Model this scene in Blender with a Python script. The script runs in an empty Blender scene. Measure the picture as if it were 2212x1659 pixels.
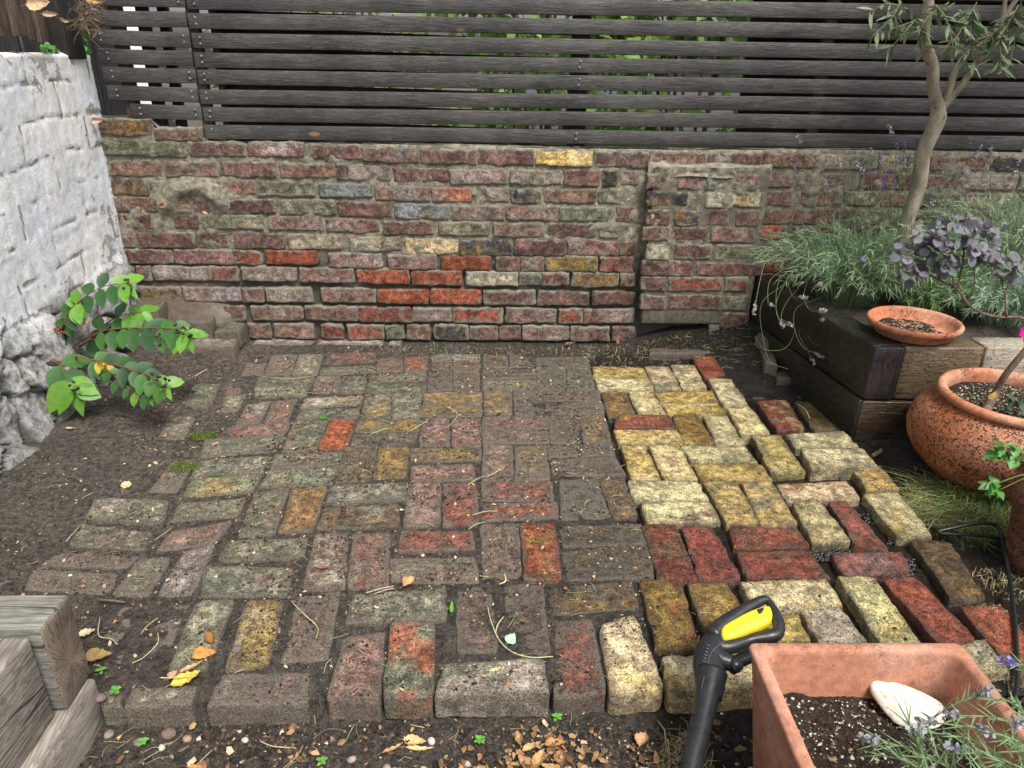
import bpy, math, random
import numpy as np
from mathutils import Vector, Matrix
R = math.radians
rnd = random.Random(7)
RS = np.random.RandomState(11)
sc = bpy.context.scene
col = sc.collection

# ------------------------------------------------------------------ camera
F, PITCH, ROLL, YAW, CH = 1578.5, R(24.1717), R(0.8009), R(-1.0927), 1.1919
def cam_axes():
    cp, sp = math.cos(PITCH), math.sin(PITCH)
    fwd = np.array([0, cp, -sp]); rt = np.array([1., 0, 0]); dn = np.array([0, -sp, -cp])
    cr, sr = math.cos(ROLL), math.sin(ROLL)
    r2 = cr*rt - sr*dn; d2 = sr*rt + cr*dn
    cy, sy = math.cos(YAW), math.sin(YAW)
    Z = np.array([[cy, -sy, 0], [sy, cy, 0], [0, 0, 1]])
    return Z@r2, Z@d2, Z@fwd
AR, AD, AF = cam_axes()
cd = bpy.data.cameras.new('camera'); cam = bpy.data.objects.new('camera', cd); col.objects.link(cam)
cam.matrix_world = Matrix(((AR[0], -AD[0], -AF[0], 0), (AR[1], -AD[1], -AF[1], 0), (AR[2], -AD[2], -AF[2], CH), (0, 0, 0, 1)))
cd.sensor_width = 36; cd.lens = F/2212*36; cd.clip_start = 0.05; cd.clip_end = 500
sc.camera = cam
# ------------------------------------------------------------------ light
SUN_EL, SUN_AZ = R(58), R(150)
w = bpy.data.worlds.new('World'); sc.world = w; w.use_nodes = True
nt = w.node_tree; nt.nodes.clear()
sky = nt.nodes.new('ShaderNodeTexSky'); sky.sky_type = 'NISHITA'; sky.sun_disc = False
sky.sun_elevation = SUN_EL; sky.sun_rotation = SUN_AZ; sky.air_density = 1.0; sky.dust_density = 4.0; sky.ozone_density = 1.0
hs = nt.nodes.new('ShaderNodeHueSaturation'); hs.inputs['Saturation'].default_value = 0.3
bg = nt.nodes.new('ShaderNodeBackground'); bg.inputs['Strength'].default_value = 0.125
ow = nt.nodes.new('ShaderNodeOutputWorld')
nt.links.new(sky.outputs[0], hs.inputs['Color']); nt.links.new(hs.outputs[0], bg.inputs[0]); nt.links.new(bg.outputs[0], ow.inputs[0])
sd = bpy.data.lights.new('sun', 'SUN'); so = bpy.data.objects.new('sun', sd); col.objects.link(so)
sd.energy = 2.6; sd.angle = R(20); sd.color = (1.0, 0.965, 0.92)
# direction towards the sun (nishita rotation is clockwise from +Y)
sv = Vector((math.sin(SUN_AZ)*math.cos(SUN_EL), math.cos(SUN_AZ)*math.cos(SUN_EL), math.sin(SUN_EL)))
so.rotation_euler = sv.to_track_quat('Z', 'Y').to_euler()
sc.view_settings.view_transform = 'Standard'; sc.view_settings.look = 'None'
sc.view_settings.exposure = 0.6; sc.view_settings.gamma = 1.0
sc.render.engine = 'CYCLES'

# ------------------------------------------------------------------ measuring: a ray of the photo meets a real plane
def ray(u, v): return (u-1106)*AR/F + (v-829.5)*AD/F + AF
def G(u, v, z=0.):
    d = ray(u, v); t = (z-CH)/d[2]; return np.array([d[0]*t, d[1]*t, z])
def PY(u, v, y):
    d = ray(u, v); t = y/d[1]; return np.array([d[0]*t, y, CH+d[2]*t])
def PX(u, v, x):
    d = ray(u, v); t = x/d[0]; return np.array([x, d[1]*t, CH+d[2]*t])

# ------------------------------------------------------------------ noise (numpy)
def _h(i, j, k, s):
    n = (i*374761393 + j*668265263 + k*2147483647 + s*1274126177) & 0xffffffff
    n = ((n ^ (n >> 13))*1274126177) & 0xffffffff
    n = ((n ^ (n >> 16))*2246822519) & 0xffffffff
    return ((n ^ (n >> 15)) & 0xffffff)/float(0xffffff)
def vn(P, s=0):
    P = np.asarray(P, float); f = np.floor(P).astype(np.int64); t = P-f; t = t*t*(3-2*t)
    o = 0
    for a in (0, 1):
        for b in (0, 1):
            for c in (0, 1):
                wt = (t[..., 0] if a else 1-t[..., 0])*(t[..., 1] if b else 1-t[..., 1])*(t[..., 2] if c else 1-t[..., 2])
                o = o + wt*_h(f[..., 0]+a, f[..., 1]+b, f[..., 2]+c, s)
    return o*2-1
def fbm(P, sc_, oct=4, s=0, g=0.5):
    P = np.asarray(P, float)*sc_; a = 1.; o = 0.; tot = 0.
    for i in range(oct):
        o = o+a*vn(P, s+i*17); tot += a; a *= g; P = P*2.03+5.1
    return o/tot
def worley(P, sc_, s=0):
    P = np.asarray(P, float)*sc_; f = np.floor(P).astype(np.int64)
    d1 = np.full(P.shape[:-1], 9.); d2 = d1.copy(); idr = d1.copy()
    for a in (-1, 0, 1):
        for b in (-1, 0, 1):
            i, j = f[..., 0]+a, f[..., 1]+b; z = np.zeros_like(i)
            x = i+_h(i, j, z, s+1); y = j+_h(i, j, z, s+2)
            d = np.hypot(P[..., 0]-x, P[..., 1]-y); n = d < d1
            d2 = np.where(n, d1, np.minimum(d2, d)); idr = np.where(n, _h(i, j, z, s+5)+(_h(i, j, z, s+6)-.5)*(P[..., 0]-x)*1.6+(_h(i, j, z, s+7)-.5)*(P[..., 1]-y)*1.6, idr); d1 = np.where(n, d, d1)
    return d1, d2, idr
def ss(a, b, x):
    t = np.clip((np.asarray(x, float)-a)/(b-a), 0, 1); return t*t*(3-2*t)

# ------------------------------------------------------------------ objects
def tag(o, label=None, cat=None, group=None, kind=None):
    if label: o['label'] = label
    if cat: o['category'] = cat
    if group: o['group'] = group
    if kind: o['kind'] = kind
    return o
def empty(name, loc=(0, 0, 0), rz=0., label=None, cat=None, group=None):
    o = bpy.data.objects.new(name, None); col.objects.link(o); o.location = loc; o.rotation_euler = (0, 0, rz); o.empty_display_size = .05
    return tag(o, label, cat, group)
class MB:
    def __init__(s): s.v = []; s.f = []; s.n = 0; s.at = {}
    def add(s, v, f, **at):
        v = np.asarray(v, float).reshape(-1, 3); k = len(v)
        s.v.append(v); s.f += [tuple(i+s.n for i in q) for q in f]
        for nme, val in at.items():
            s.at.setdefault(nme, []).append((s.n, np.broadcast_to(np.asarray(val, float), (k, 4)) if np.ndim(val) else None))
        s.n += k
    def build(s, name, mat, parent=None, smooth=True, origin=None):
        V = np.concatenate(s.v) if s.v else np.zeros((0, 3))
        if origin is not None: V = V-np.asarray(origin)
        m = bpy.data.meshes.new(name); m.from_pydata(V.tolist(), [], s.f)
        for nme, L in s.at.items():
            arr = np.ones((len(V), 4), np.float32)
            for st, val in L: arr[st:st+len(val)] = val
            a = m.attributes.new(nme, 'FLOAT_COLOR', 'POINT'); a.data.foreach_set('color', arr.ravel())
        if smooth: m.polygons.foreach_set('use_smooth', [True]*len(m.polygons))
        if mat: m.materials.append(mat)
        m.update()
        o = bpy.data.objects.new(name, m); col.objects.link(o)
        if parent is not None: o.parent = parent; o.matrix_parent_inverse = Matrix.Translation(-Vector(parent.location))
        if origin is not None: o.location = origin
        return o
def grid_faces(nu, nv, off=0, flip=False):
    f = []
    for j in range(nv-1):
        for i in range(nu-1):
            a = off+j*nu+i; q = (a, a+1, a+nu+1, a+nu)
            f.append(q[::-1] if flip else q)
    return f
def box(x0, x1, y0, y1, z0, z1, n=(1, 1, 1), bev=0.004):
    """bevelled box: verts, faces"""
    b = bev
    X = [x0, x0+b]+[x0+b+(x1-x0-2*b)*i/n[0] for i in range(1, n[0])]+[x1-b, x1]
    Y = [y0, y0+b]+[y0+b+(y1-y0-2*b)*i/n[1] for i in range(1, n[1])]+[y1-b, y1]
    Z = [z0, z0+b]+[z0+b+(z1-z0-2*b)*i/n[2] for i in range(1, n[2])]+[z1-b, z1]
    idx = {}; V = []; Fc = []
    def vid(i, j, k):
        if (i, j, k) not in idx:
            e = [i in (0, len(X)-1), j in (0, len(Y)-1), k in (0, len(Z)-1)]
            p = np.array([X[i], Y[j], Z[k]])
            if sum(e) >= 2:
                c = np.array([(x0+x1)/2, (y0+y1)/2, (z0+z1)/2]); s_ = 0.35*b if sum(e) == 2 else 0.45*b
                for q in range(3):
                    if e[q]: p[q] -= np.sign(p[q]-c[q])*s_
            idx[(i, j, k)] = len(V); V.append(p)
        return idx[(i, j, k)]
    nx, ny, nz = len(X), len(Y), len(Z)
    for i in range(nx-1):
        for j in range(ny-1):
            Fc.append((vid(i, j, 0), vid(i, j+1, 0), vid(i+1, j+1, 0), vid(i+1, j, 0)))
            Fc.append((vid(i, j, nz-1), vid(i+1, j, nz-1), vid(i+1, j+1, nz-1), vid(i, j+1, nz-1)))
    for i in range(nx-1):
        for k in range(nz-1):
            Fc.append((vid(i, 0, k), vid(i+1, 0, k), vid(i+1, 0, k+1), vid(i, 0, k+1)))
            Fc.append((vid(i, ny-1, k), vid(i, ny-1, k+1), vid(i+1, ny-1, k+1), vid(i+1, ny-1, k)))
    for j in range(ny-1):
        for k in range(nz-1):
            Fc.append((vid(0, j, k), vid(0, j, k+1), vid(0, j+1, k+1), vid(0, j+1, k)))
            Fc.append((vid(nx-1, j, k), vid(nx-1, j+1, k), vid(nx-1, j+1, k+1), vid(nx-1, j, k+1)))
    return np.array(V), Fc
def tube(pts, rad, n=7, cap=True):
    P = np.asarray(pts, float); k = len(P); rad = np.broadcast_to(rad, (k,)).astype(float)
    T = np.gradient(P, axis=0); T /= np.linalg.norm(T, axis=1)[:, None]+1e-9
    up = np.array([0, 0, 1.]) if abs(T[0][2]) < .9 else np.array([1., 0, 0])
    A = np.cross(T[0], up); A /= np.linalg.norm(A); V = []
    for i in range(k):
        A = A-T[i]*(A@T[i]); A /= np.linalg.norm(A)+1e-9; B = np.cross(T[i], A)
        for j in range(n):
            a = 2*math.pi*j/n; V.append(P[i]+rad[i]*(math.cos(a)*A+math.sin(a)*B))
    f = []
    for i in range(k-1):
        for j in range(n):
            a = i*n+j; b = i*n+(j+1) % n; f.append((a, b, b+n, a+n))
    if cap: f.append(tuple(range(n))[::-1]); f.append(tuple((k-1)*n+j for j in range(n)))
    return np.array(V), f
def smooth_path(pts, m=6):
    P = [np.asarray(p, float) for p in pts]; P = [2*P[0]-P[1]]+P+[2*P[-1]-P[-2]]; o = []
    for i in range(1, len(P)-2):
        for q in range(m):
            t = q/m; a, b, c, d = P[i-1:i+3]
            o.append(.5*((2*b)+(-a+c)*t+(2*a-5*b+4*c-d)*t*t+(-a+3*b-3*c+d)*t**3))
    o.append(P[-2]); return np.array(o)
def lathe(prof, n=48, cx=0, cy=0, wob=0.):
    V = []; f = []
    for r_, z in prof:
        for j in range(n):
            a = 2*math.pi*j/n; rr = r_*(1+wob*math.sin(3*a+z*9)); V.append((cx+rr*math.cos(a), cy+rr*math.sin(a), z))
    for i in range(len(prof)-1):
        for j in range(n):
            a = i*n+j; b = i*n+(j+1) % n; f.append((a, b, b+n, a+n))
    return np.array(V), f

# ------------------------------------------------------------------ node helpers
class NT:
    def __init__(s, name, rough=.8, spec=.4):
        s.m = bpy.data.materials.new(name); s.m.use_nodes = True; s.t = s.m.node_tree; s.N = s.t.nodes; s.N.clear()
        s.out = s.N.new('ShaderNodeOutputMaterial'); s.b = s.N.new('ShaderNodeBsdfPrincipled')
        s.l(s.b.outputs[0], s.out.inputs[0]); s.b.inputs['Roughness'].default_value = rough
        s.b.inputs['Specular IOR Level'].default_value = spec
        s.geo = s.N.new('ShaderNodeNewGeometry'); s.P = s.geo.outputs['Position']
    def l(s, a, b): s.t.links.new(a, b)
    def val(s, sock, v):
        if isinstance(v, (int, float)): sock.default_value = v
        elif isinstance(v, tuple): sock.default_value = (*v, 1) if len(v) == 3 and len(sock.default_value) == 4 else v
        else: s.l(v, sock)
    def math(s, op, a, b=0., c=None, clamp=False):
        n = s.N.new('ShaderNodeMath'); n.operation = op; n.use_clamp = clamp; s.val(n.inputs[0], a); s.val(n.inputs[1], b)
        if c is not None: s.val(n.inputs[2], c)
        return n.outputs[0]
    def noise(s, scale, det=5., rough=.6, vec=None, dist=0.):
        n = s.N.new('ShaderNodeTexNoise'); n.inputs['Scale'].default_value = scale; n.inputs['Detail'].default_value = det
        n.inputs['Roughness'].default_value = rough; n.inputs['Distortion'].default_value = dist
        s.l(vec if vec is not None else s.P, n.inputs['Vector']); return n.outputs['Fac']
    def vor(s, scale, vec=None, feat='F1', rnd_=1.):
        n = s.N.new('ShaderNodeTexVoronoi'); n.feature = feat; n.inputs['Scale'].default_value = scale; n.inputs['Randomness'].default_value = rnd_
        s.l(vec if vec is not None else s.P, n.inputs['Vector']); return n
    def ramp(s, x, a, b, va=0., vb=1.):
        n = s.N.new('ShaderNodeMapRange'); n.interpolation_type = 'SMOOTHSTEP'; s.val(n.inputs[0], x)
        n.inputs[1].default_value = a; n.inputs[2].default_value = b; n.inputs[3].default_value = va; n.inputs[4].default_value = vb
        return n.outputs[0]
    def mix(s, f, a, b, mode='MIX'):
        n = s.N.new('ShaderNodeMix'); n.data_type = 'RGBA'; n.blend_type = mode
        s.val(n.inputs[0], f); s.val(n.inputs[6], a); s.val(n.inputs[7], b); return n.outputs[2]
    def mul(s, c, f):
        n = s.N.new('ShaderNodeVectorMath'); n.operation = 'SCALE'; s.val(n.inputs[0], c); s.val(n.inputs[3], f); return n.outputs[0]
    def vadd(s, a, b):
        n = s.N.new('ShaderNodeVectorMath'); n.operation = 'ADD'; s.val(n.inputs[0], a); s.val(n.inputs[1], b); return n.outputs[0]
    def vmul(s, a, b):
        n = s.N.new('ShaderNodeVectorMath'); n.operation = 'MULTIPLY'; s.val(n.inputs[0], a); s.val(n.inputs[1], b); return n.outputs[0]
    def attr(s, name):
        n = s.N.new('ShaderNodeAttribute'); n.attribute_name = name; return n
    def sep(s, c):
        n = s.N.new('ShaderNodeSeparateColor'); s.l(c, n.inputs[0]); return n.outputs
    def bump(s, h, dist=.002, strength=1., nrm=None):
        n = s.N.new('ShaderNodeBump'); n.inputs['Strength'].default_value = strength; n.inputs['Distance'].default_value = dist
        s.l(h, n.inputs['Height'])
        if nrm is not None: s.l(nrm, n.inputs['Normal'])
        return n.outputs[0]
    def done(s, c=None, rough=None, nrm=None):
        if c is not None: s.val(s.b.inputs['Base Color'], c)
        if rough is not None: s.val(s.b.inputs['Roughness'], rough)
        if nrm is not None: s.l(nrm, s.b.inputs['Normal'])
        return s.m

def mat_brick(name, soil=(.085, .070, .055), soil2=(.20, .17, .135), lich=(.42, .40, .34), specks=1., lam=.3):
    s = NT(name)
    ca, cb, mi = s.attr('ca').outputs['Color'], s.attr('cb').outputs['Color'], s.attr('misc')
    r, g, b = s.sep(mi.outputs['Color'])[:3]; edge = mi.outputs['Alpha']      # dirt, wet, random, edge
    off = s.N.new('ShaderNodeCombineXYZ'); s.l(s.math('MULTIPLY', b, 9.), off.inputs[0]); s.l(s.math('MULTIPLY', b, 23.), off.inputs[1])
    V = s.vadd(s.P, off.outputs[0])
    n1 = s.noise(9., 5., .6, V); n2 = s.noise(45., 7., .68, V, .3); n3 = s.noise(230., 4., .7, V); n4 = s.noise(22., 6., .7, V, .6)
    c = s.mix(s.math('MULTIPLY', s.ramp(n1, .46, .66), .85), ca, cb)
    c = s.mul(c, s.ramp(n2, .38, .62, .55, 1.42)); c = s.mul(c, s.ramp(n3, .38, .62, .55, 1.42)); c = s.mul(c, s.ramp(s.noise(700., 2., .6, V), .3, .7, .8, 1.2))
    # pale lichen / limescale bloom
    c = s.mix(s.math('MULTIPLY', s.ramp(n4, .58, .74), lam), c, lich)
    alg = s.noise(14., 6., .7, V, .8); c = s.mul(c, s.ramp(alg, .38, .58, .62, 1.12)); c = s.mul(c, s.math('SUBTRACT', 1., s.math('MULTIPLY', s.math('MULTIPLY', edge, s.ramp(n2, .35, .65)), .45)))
    # dark pits and black crumbs
    vv = s.vor(150., V); pit = s.math('MULTIPLY', s.ramp(vv.outputs['Distance'], .18, .34, 1., 0.), s.ramp(s.noise(38., 3., .6, V), .50, .60))
    v2 = s.vor(65., V); pit2 = s.math('MULTIPLY', s.ramp(v2.outputs['Distance'], .10, .20, 1., 0.), s.ramp(s.noise(17., 3., .6, V), .50, .58))
    v3 = s.vor(330., V); pit3 = s.math('MULTIPLY', s.ramp(v3.outputs['Distance'], .16, .30, 1., 0.), s.ramp(s.noise(24., 4., .7, V), .46, .60))
    pp = s.math('MULTIPLY', s.math('MAXIMUM', s.math('MAXIMUM', pit, pit2), pit3), .85*specks)
    c = s.mix(pp, c, (.02, .017, .013))
    # earth lying on the face
    nd = s.noise(30., 8., .72, V)
    lev = s.math('ADD', s.math('MULTIPLY', r, .35), s.math('MULTIPLY', edge, .16))
    dm = s.ramp(s.math('ADD', nd, lev), .62, .82)
    sc_ = s.mix(s.ramp(n3, .35, .65), soil, soil2)
    c = s.mix(s.math('MULTIPLY', dm, .88), c, sc_)
    c = s.mul(c, s.math('SUBTRACT', 1., s.math('MULTIPLY', g, .28)))
    rough = s.math('SUBTRACT', .92, s.math('MULTIPLY', g, s.ramp(n2, .35, .65, .72, .40)), clamp=True)
    h = s.math('ADD', s.math('MULTIPLY', n2, 1.1), s.math('MULTIPLY', n3, .45))
    h = s.math('SUBTRACT', h, s.math('MULTIPLY', pp, .7)); h = s.math('ADD', h, s.math('MULTIPLY', dm, .3))
    h = s.math('ADD', h, s.math('MULTIPLY', s.noise(600., 2., .6, V), .18))
    return s.done(c, rough, s.bump(h, .007, 1.))
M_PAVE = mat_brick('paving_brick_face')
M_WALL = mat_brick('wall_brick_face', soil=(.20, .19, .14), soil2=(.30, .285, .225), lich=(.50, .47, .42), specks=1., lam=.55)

def mat_soil(name, dry=(.155, .13, .105), dark=(.042, .034, .027), attr=True, wetr=.3):
    s = NT(name)
    n1 = s.noise(6., 6., .65); n2 = s.noise(60., 8., .75); n3 = s.noise(300., 4., .7)
    a = s.attr('wet').outputs['Color'] if attr else None
    c = s.mix(s.ramp(n2, .36, .64), dark, dry)
    c = s.mul(c, s.ramp(n1, .3, .7, .8, 1.2)); c = s.mul(c, s.ramp(n3, .34, .66, .45, 1.55))
    vv = s.vor(170.); fl = s.ramp(vv.outputs['Distance'], .06, .14, 1., 0.)
    fl = s.math('MULTIPLY', fl, s.ramp(vv.outputs['Color'], .62, .68))
    c = s.mix(s.math('MULTIPLY', fl, .7), c, (.33, .25, .16))
    rough = .95
    if attr:
        w_ = s.sep(a)[0]
        c = s.mul(c, s.math('SUBTRACT', 1., s.math('MULTIPLY', w_, .74)))
        rough = s.math('SUBTRACT', .95, s.math('MULTIPLY', w_, s.ramp(n3, .4, .6, .80, .42)))
    h = s.math('ADD', s.math('MULTIPLY', n2, 1.2), s.math('MULTIPLY', n3, .6))
    h = s.math('ADD', h, s.math('MULTIPLY', s.noise(110., 5., .7), 1.))
    return s.done(c, rough, s.bump(h, .012, 1.))
M_SOIL = mat_soil('garden_soil')
M_COMPOST = mat_soil('potting_compost', (.075, .05, .035), (.02, .014, .01), False)

def mat_vc(name, rough=.7, trans=0., amp=.35, sc_=120., spec=.35, bumpd=.0006):
    """colour comes from the object's own per-piece colour attribute"""
    s = NT(name, rough, spec); c = s.attr('col').outputs['Color']
    n = s.noise(sc_, 4., .6); c = s.mul(c, s.ramp(n, .2, .8, 1-amp, 1+amp)); s.done(c, rough, s.bump(n, bumpd, .8))
    if trans > 0:
        t = s.N.new('ShaderNodeBsdfTranslucent'); s.l(s.mul(c, 1.3), t.inputs[0]); m = s.N.new('ShaderNodeMixShader'); m.inputs[0].default_value = trans
        s.l(s.b.outputs[0], m.inputs[1]); s.l(t.outputs[0], m.inputs[2]); s.l(m.outputs[0], s.out.inputs[0])
    return s.m
M_LEAF = mat_vc('green_leaf', .45, .3, .2, 60., .45)
M_DULL = mat_vc('matt_leaf', .75, .2, .3, 90., .25)
M_DRY = mat_vc('dry_leaf', .7, .15, .4, 90., .3, .002)
M_BIT = mat_vc('litter_bits', .85, 0., .4, 200., .2)
M_TWIG = mat_vc('twig', .8, 0., .35, 150., .3, .001)

def mat_wood(name, c1, c2, axis=0, scratch=None, rough=.7, wet=None, fine=1., speck=0., split=.8, knot=0.):
    s = NT(name, rough)
    k = [1., 1., 1.]; k[axis] = .05
    V = s.vmul(s.P, tuple(k)); V2 = s.vmul(s.P, tuple([.12 if i == axis else 1. for i in range(3)]))
    wv = s.noise(28.*fine, 4., .6, V2, 1.2); g = s.noise(260.*fine, 5., .7, V); b = s.noise(5., 4., .6); sp = s.noise(420., 3., .7, V)
    ring = s.math('FRACT', s.math('MULTIPLY', wv, 11.)); ring = s.ramp(ring, .0, .9)
    c = s.mix(s.ramp(g, .3, .7), c1, c2); c = s.mul(c, s.math('ADD', .72, s.math('MULTIPLY', ring, .5))); c = s.mul(c, s.ramp(b, .3, .7, .7, 1.3))
    if knot:
        kk = s.vor(3.2, s.vmul(s.P, tuple([1. if i == axis else 1.7 for i in range(3)]))); c = s.mix(s.math('MULTIPLY', s.ramp(kk.outputs['Distance'], .05, .17, 1., 0.), knot), c, (.05, .035, .026))
    if scratch:
        m = s.math('MULTIPLY', s.ramp(sp, .64, .70), s.ramp(s.noise(4.5, 3., .6), .50, .62)); c = s.mix(s.math('MULTIPLY', m, .75), c, scratch)
        kn = s.vor(2.2, s.vmul(s.P, (1., 0., 2.6))); kd = s.math('MULTIPLY', s.ramp(kn.outputs['Distance'], .035, .07, 1., 0.), s.ramp(kn.outputs['Color'], .55, .56))
        c = s.mix(s.math('MULTIPLY', kd, .8), c, (scratch[0]*.8, scratch[1]*.6, scratch[2]*.45))
    if speck:
        v = s.vor(110.); m = s.math('MULTIPLY', s.ramp(v.outputs['Distance'], .2, .36, 1., 0.), s.ramp(s.noise(9., 4., .6), .5-.15*speck, .62-.15*speck)); c = s.mix(m, c, (.012, .009, .007))
    cr_ = s.noise(9.*fine, 3., .5, s.vmul(s.P, tuple([.10 if i == axis else 1. for i in range(3)])), .6); cr_ = s.math('ABSOLUTE', s.math('SUBTRACT', cr_, .47)); cm = s.math('MULTIPLY', s.ramp(cr_, .002, .007, 1., 0.), split)
    c = s.mix(cm, c, (.018, .014, .011)); g = s.math('SUBTRACT', g, cm)
    rg = rough
    if wet is not None: rg = s.ramp(s.noise(14., 5., .7), .4, .62, wet, rough)
    h = s.math('ADD', s.math('MULTIPLY', g, .8), s.math('MULTIPLY', ring, .35))
    return s.done(c, rg, s.bump(h, .0012, 1.))
M_SLAT = mat_wood('stained_slat', (.032, .031, .031), (.082, .076, .069), 0, (.36, .27, .17), .55, split=.25)
M_SLATB = mat_wood('brown_slat', (.045, .026, .015), (.12, .07, .042), 0, (.25, .17, .1), .75)
M_POST = mat_wood('black_post', (.012, .011, .011), (.03, .027, .025), 2, None, .7)
M_OLDV = mat_wood('old_brown_board', (.045, .03, .022), (.15, .11, .085), 2, (.3, .25, .2), .85)
M_OLDH = mat_wood('old_grey_rail', (.09, .075, .055), (.2, .17, .13), 1, None, .85)
M_SLDARK = mat_wood('wet_dark_sleeper', (.010, .011, .008), (.032, .031, .022), 1, None, .55, .2, speck=.6)
M_SLEND = mat_wood('dark_sleeper_end', (.022, .018, .018), (.055, .045, .045), 2, None, .5, .22, speck=.8)
M_SLWET = mat_wood('wet_brown_sleeper', (.022, .015, .010), (.075, .048, .030), 0, None, .5, .18, speck=1.4)
M_SLBROWN = mat_wood('brown_sleeper', (.075, .05, .027), (.19, .135, .078), 0, (.03, .02, .015), .65, .3, speck=1.)
M_SLPALE = mat_wood('pale_sleeper', (.16, .135, .10), (.36, .32, .25), 0, None, .8, speck=.5)
M_GREYY = mat_wood('grey_sleeper', (.17, .145, .12), (.30, .265, .23), 1, None, .85, fine=.7, knot=.8)
M_GREYX = mat_wood('grey_sleeper_top', (.10, .10, .085), (.25, .235, .20), 0, None, .85, fine=.7)
def mat_endgrain():
    s = NT('end_grain', .85)
    tc = s.N.new('ShaderNodeTexCoord'); 
    mp = s.vadd(s.P, (.81, -1.061, -.135)); sepn = s.N.new('ShaderNodeSeparateXYZ'); s.l(mp, sepn.inputs[0])
    an = s.math('ARCTAN2', sepn.outputs[1], sepn.outputs[2])
    rr = s.math('SQRT', s.math('ADD', s.math('MULTIPLY', sepn.outputs[1], sepn.outputs[1]), s.math('MULTIPLY', sepn.outputs[2], sepn.outputs[2])))
    n = s.noise(20., 4., .6)
    rings = s.math('FRACT', s.math('ADD', s.math('MULTIPLY', rr, 190.), s.math('MULTIPLY', n, 2.)))
    cv = s.N.new('ShaderNodeCombineXYZ'); s.l(s.math('MULTIPLY', an, 5.), cv.inputs[0]); s.l(s.math('MULTIPLY', rr, 5.), cv.inputs[1])
    rad = s.noise(3.2, 4., .8, cv.outputs[0])
    crack = s.math('MULTIPLY', s.ramp(rad, .40, .43, 1., 0.), s.ramp(rr, .0, .02))
    c = s.mix(s.ramp(rings, 0., 1.), (.14, .105, .08), (.22, .17, .13)); c = s.mul(c, s.ramp(s.noise(14., 5., .6), .3, .7, .6, 1.3))
    c = s.mix(s.math('MULTIPLY', crack, .8), c, (.03, .022, .018))
    return s.done(c, .85, s.bump(s.math('SUBTRACT', s.math('MULTIPLY', rings, .2), crack), .0015, 1.))
M_ENDG = mat_endgrain()

def mat_terra(name, base=(.44, .155, .075), pale=(.55, .27, .17), dirt=.5, rough=.75, wet=None, speck=1.):
    s = NT(name, rough)
    n1 = s.noise(7., 5., .6); n2 = s.noise(60., 6., .7); n3 = s.noise(260., 4., .7)
    c = s.mix(s.ramp(n1, .4, .65), base, pale); c = s.mul(c, s.ramp(n2, .25, .75, .72, 1.25)); c = s.mul(c, s.ramp(n3, .2, .8, .85, 1.15))
    v = s.vor(95., None); g = s.noise(10., 5., .6)
    m = s.math('MULTIPLY', s.ramp(s.noise(120., 5., .8, None, .8), .52, .565), s.ramp(g, .62-.3*dirt, .72-.3*dirt))
    m2 = s.math('MULTIPLY', s.ramp(v.outputs['Distance'], .12, .24, 1., 0.), s.ramp(s.noise(21., 3., .6), .5, .6))
    m = s.math('MAXIMUM', m, s.math('MULTIPLY', m2, .8)); m = s.math('MULTIPLY', m, speck)
    c = s.mix(m, c, (.022, .015, .011))
    return s.done(c, rough if wet is None else s.ramp(n1, .4, .6, wet, rough), s.bump(s.math('ADD', s.math('MULTIPLY', n3, .5), s.math('MULTIPLY', m, .8)), .0015, 1.))
M_TERRA = mat_terra('terracotta', dirt=.35, speck=.8)
M_TERRAD = mat_terra('mud_splashed_terracotta', (.37, .12, .05), (.46, .19, .10), 1.25, .55, .35)
M_TERRAP = mat_terra('dusty_terracotta', (.43, .19, .115), (.50, .26, .18), .1, .85, None, .45)
M_TERRAR = mat_terra('dark_terracotta', (.21, .085, .05), (.27, .12, .075), .7, .7, .4)
def mat_plain(name, c, rough=.5, spec=.5, sc_=80., amp=.2, bd=.0006, dust=None):
    s = NT(name, rough, spec); n = s.noise(sc_, 5., .6); cc = s.mul(c if not isinstance(c, tuple) else c, s.ramp(n, .2, .8, 1-amp, 1+amp))
    if dust: cc = s.mix(s.math('MULTIPLY', s.ramp(s.noise(22., 7., .75), .55, .75), .5), cc, dust)
    return s.done(cc, s.ramp(n, .3, .7, max(rough-.08, .05), rough+.1), s.bump(n, bd, .7))
M_BLACK = mat_plain('black_plastic', (.018, .019, .021), .38, .5, 60., .15, .0003, (.09, .08, .07))
M_YELL = mat_plain('yellow_plastic', (.80, .64, .03), .4, .4, 40., .05, .0002, (.5, .38, .05))
M_HOSE = mat_plain('black_rubber', (.010, .011, .012), .35, .5, 160., .2, .0008)
M_SCREW = mat_plain('screw_metal', (.22, .22, .22), .4)
def mat_water():
    s = NT('muddy_water', .04, .5); n = s.noise(9., 3., .5)
    return s.done((.016, .012, .009), .05, s.bump(s.noise(35., 2., .5), .0006, .35))
M_WATER = mat_water()
def mat_mortar():
    s = NT('old_mortar', .92); a = s.sep(s.attr('misc').outputs['Color'])
    n1 = s.noise(5., 5., .65); n2 = s.noise(40., 7., .7); n3 = s.noise(260., 4., .75)
    c = s.mix(s.ramp(n1, .38, .62), (.22, .205, .15), (.32, .285, .215)); c = s.mul(c, s.ramp(n2, .34, .66, .6, 1.35)); c = s.mul(c, s.ramp(n3, .34, .66, .62, 1.35))
    c = s.mix(s.math('MULTIPLY', s.ramp(s.noise(11., 6., .7), .55, .7), .6), c, (.15, .165, .085))
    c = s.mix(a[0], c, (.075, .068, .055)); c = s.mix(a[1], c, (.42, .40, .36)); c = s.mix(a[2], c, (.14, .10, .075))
    return s.done(c, .92, s.bump(s.math('ADD', n2, s.math('MULTIPLY', n3, .6)), .010, 1.))
M_MORTAR = mat_mortar()
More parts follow.
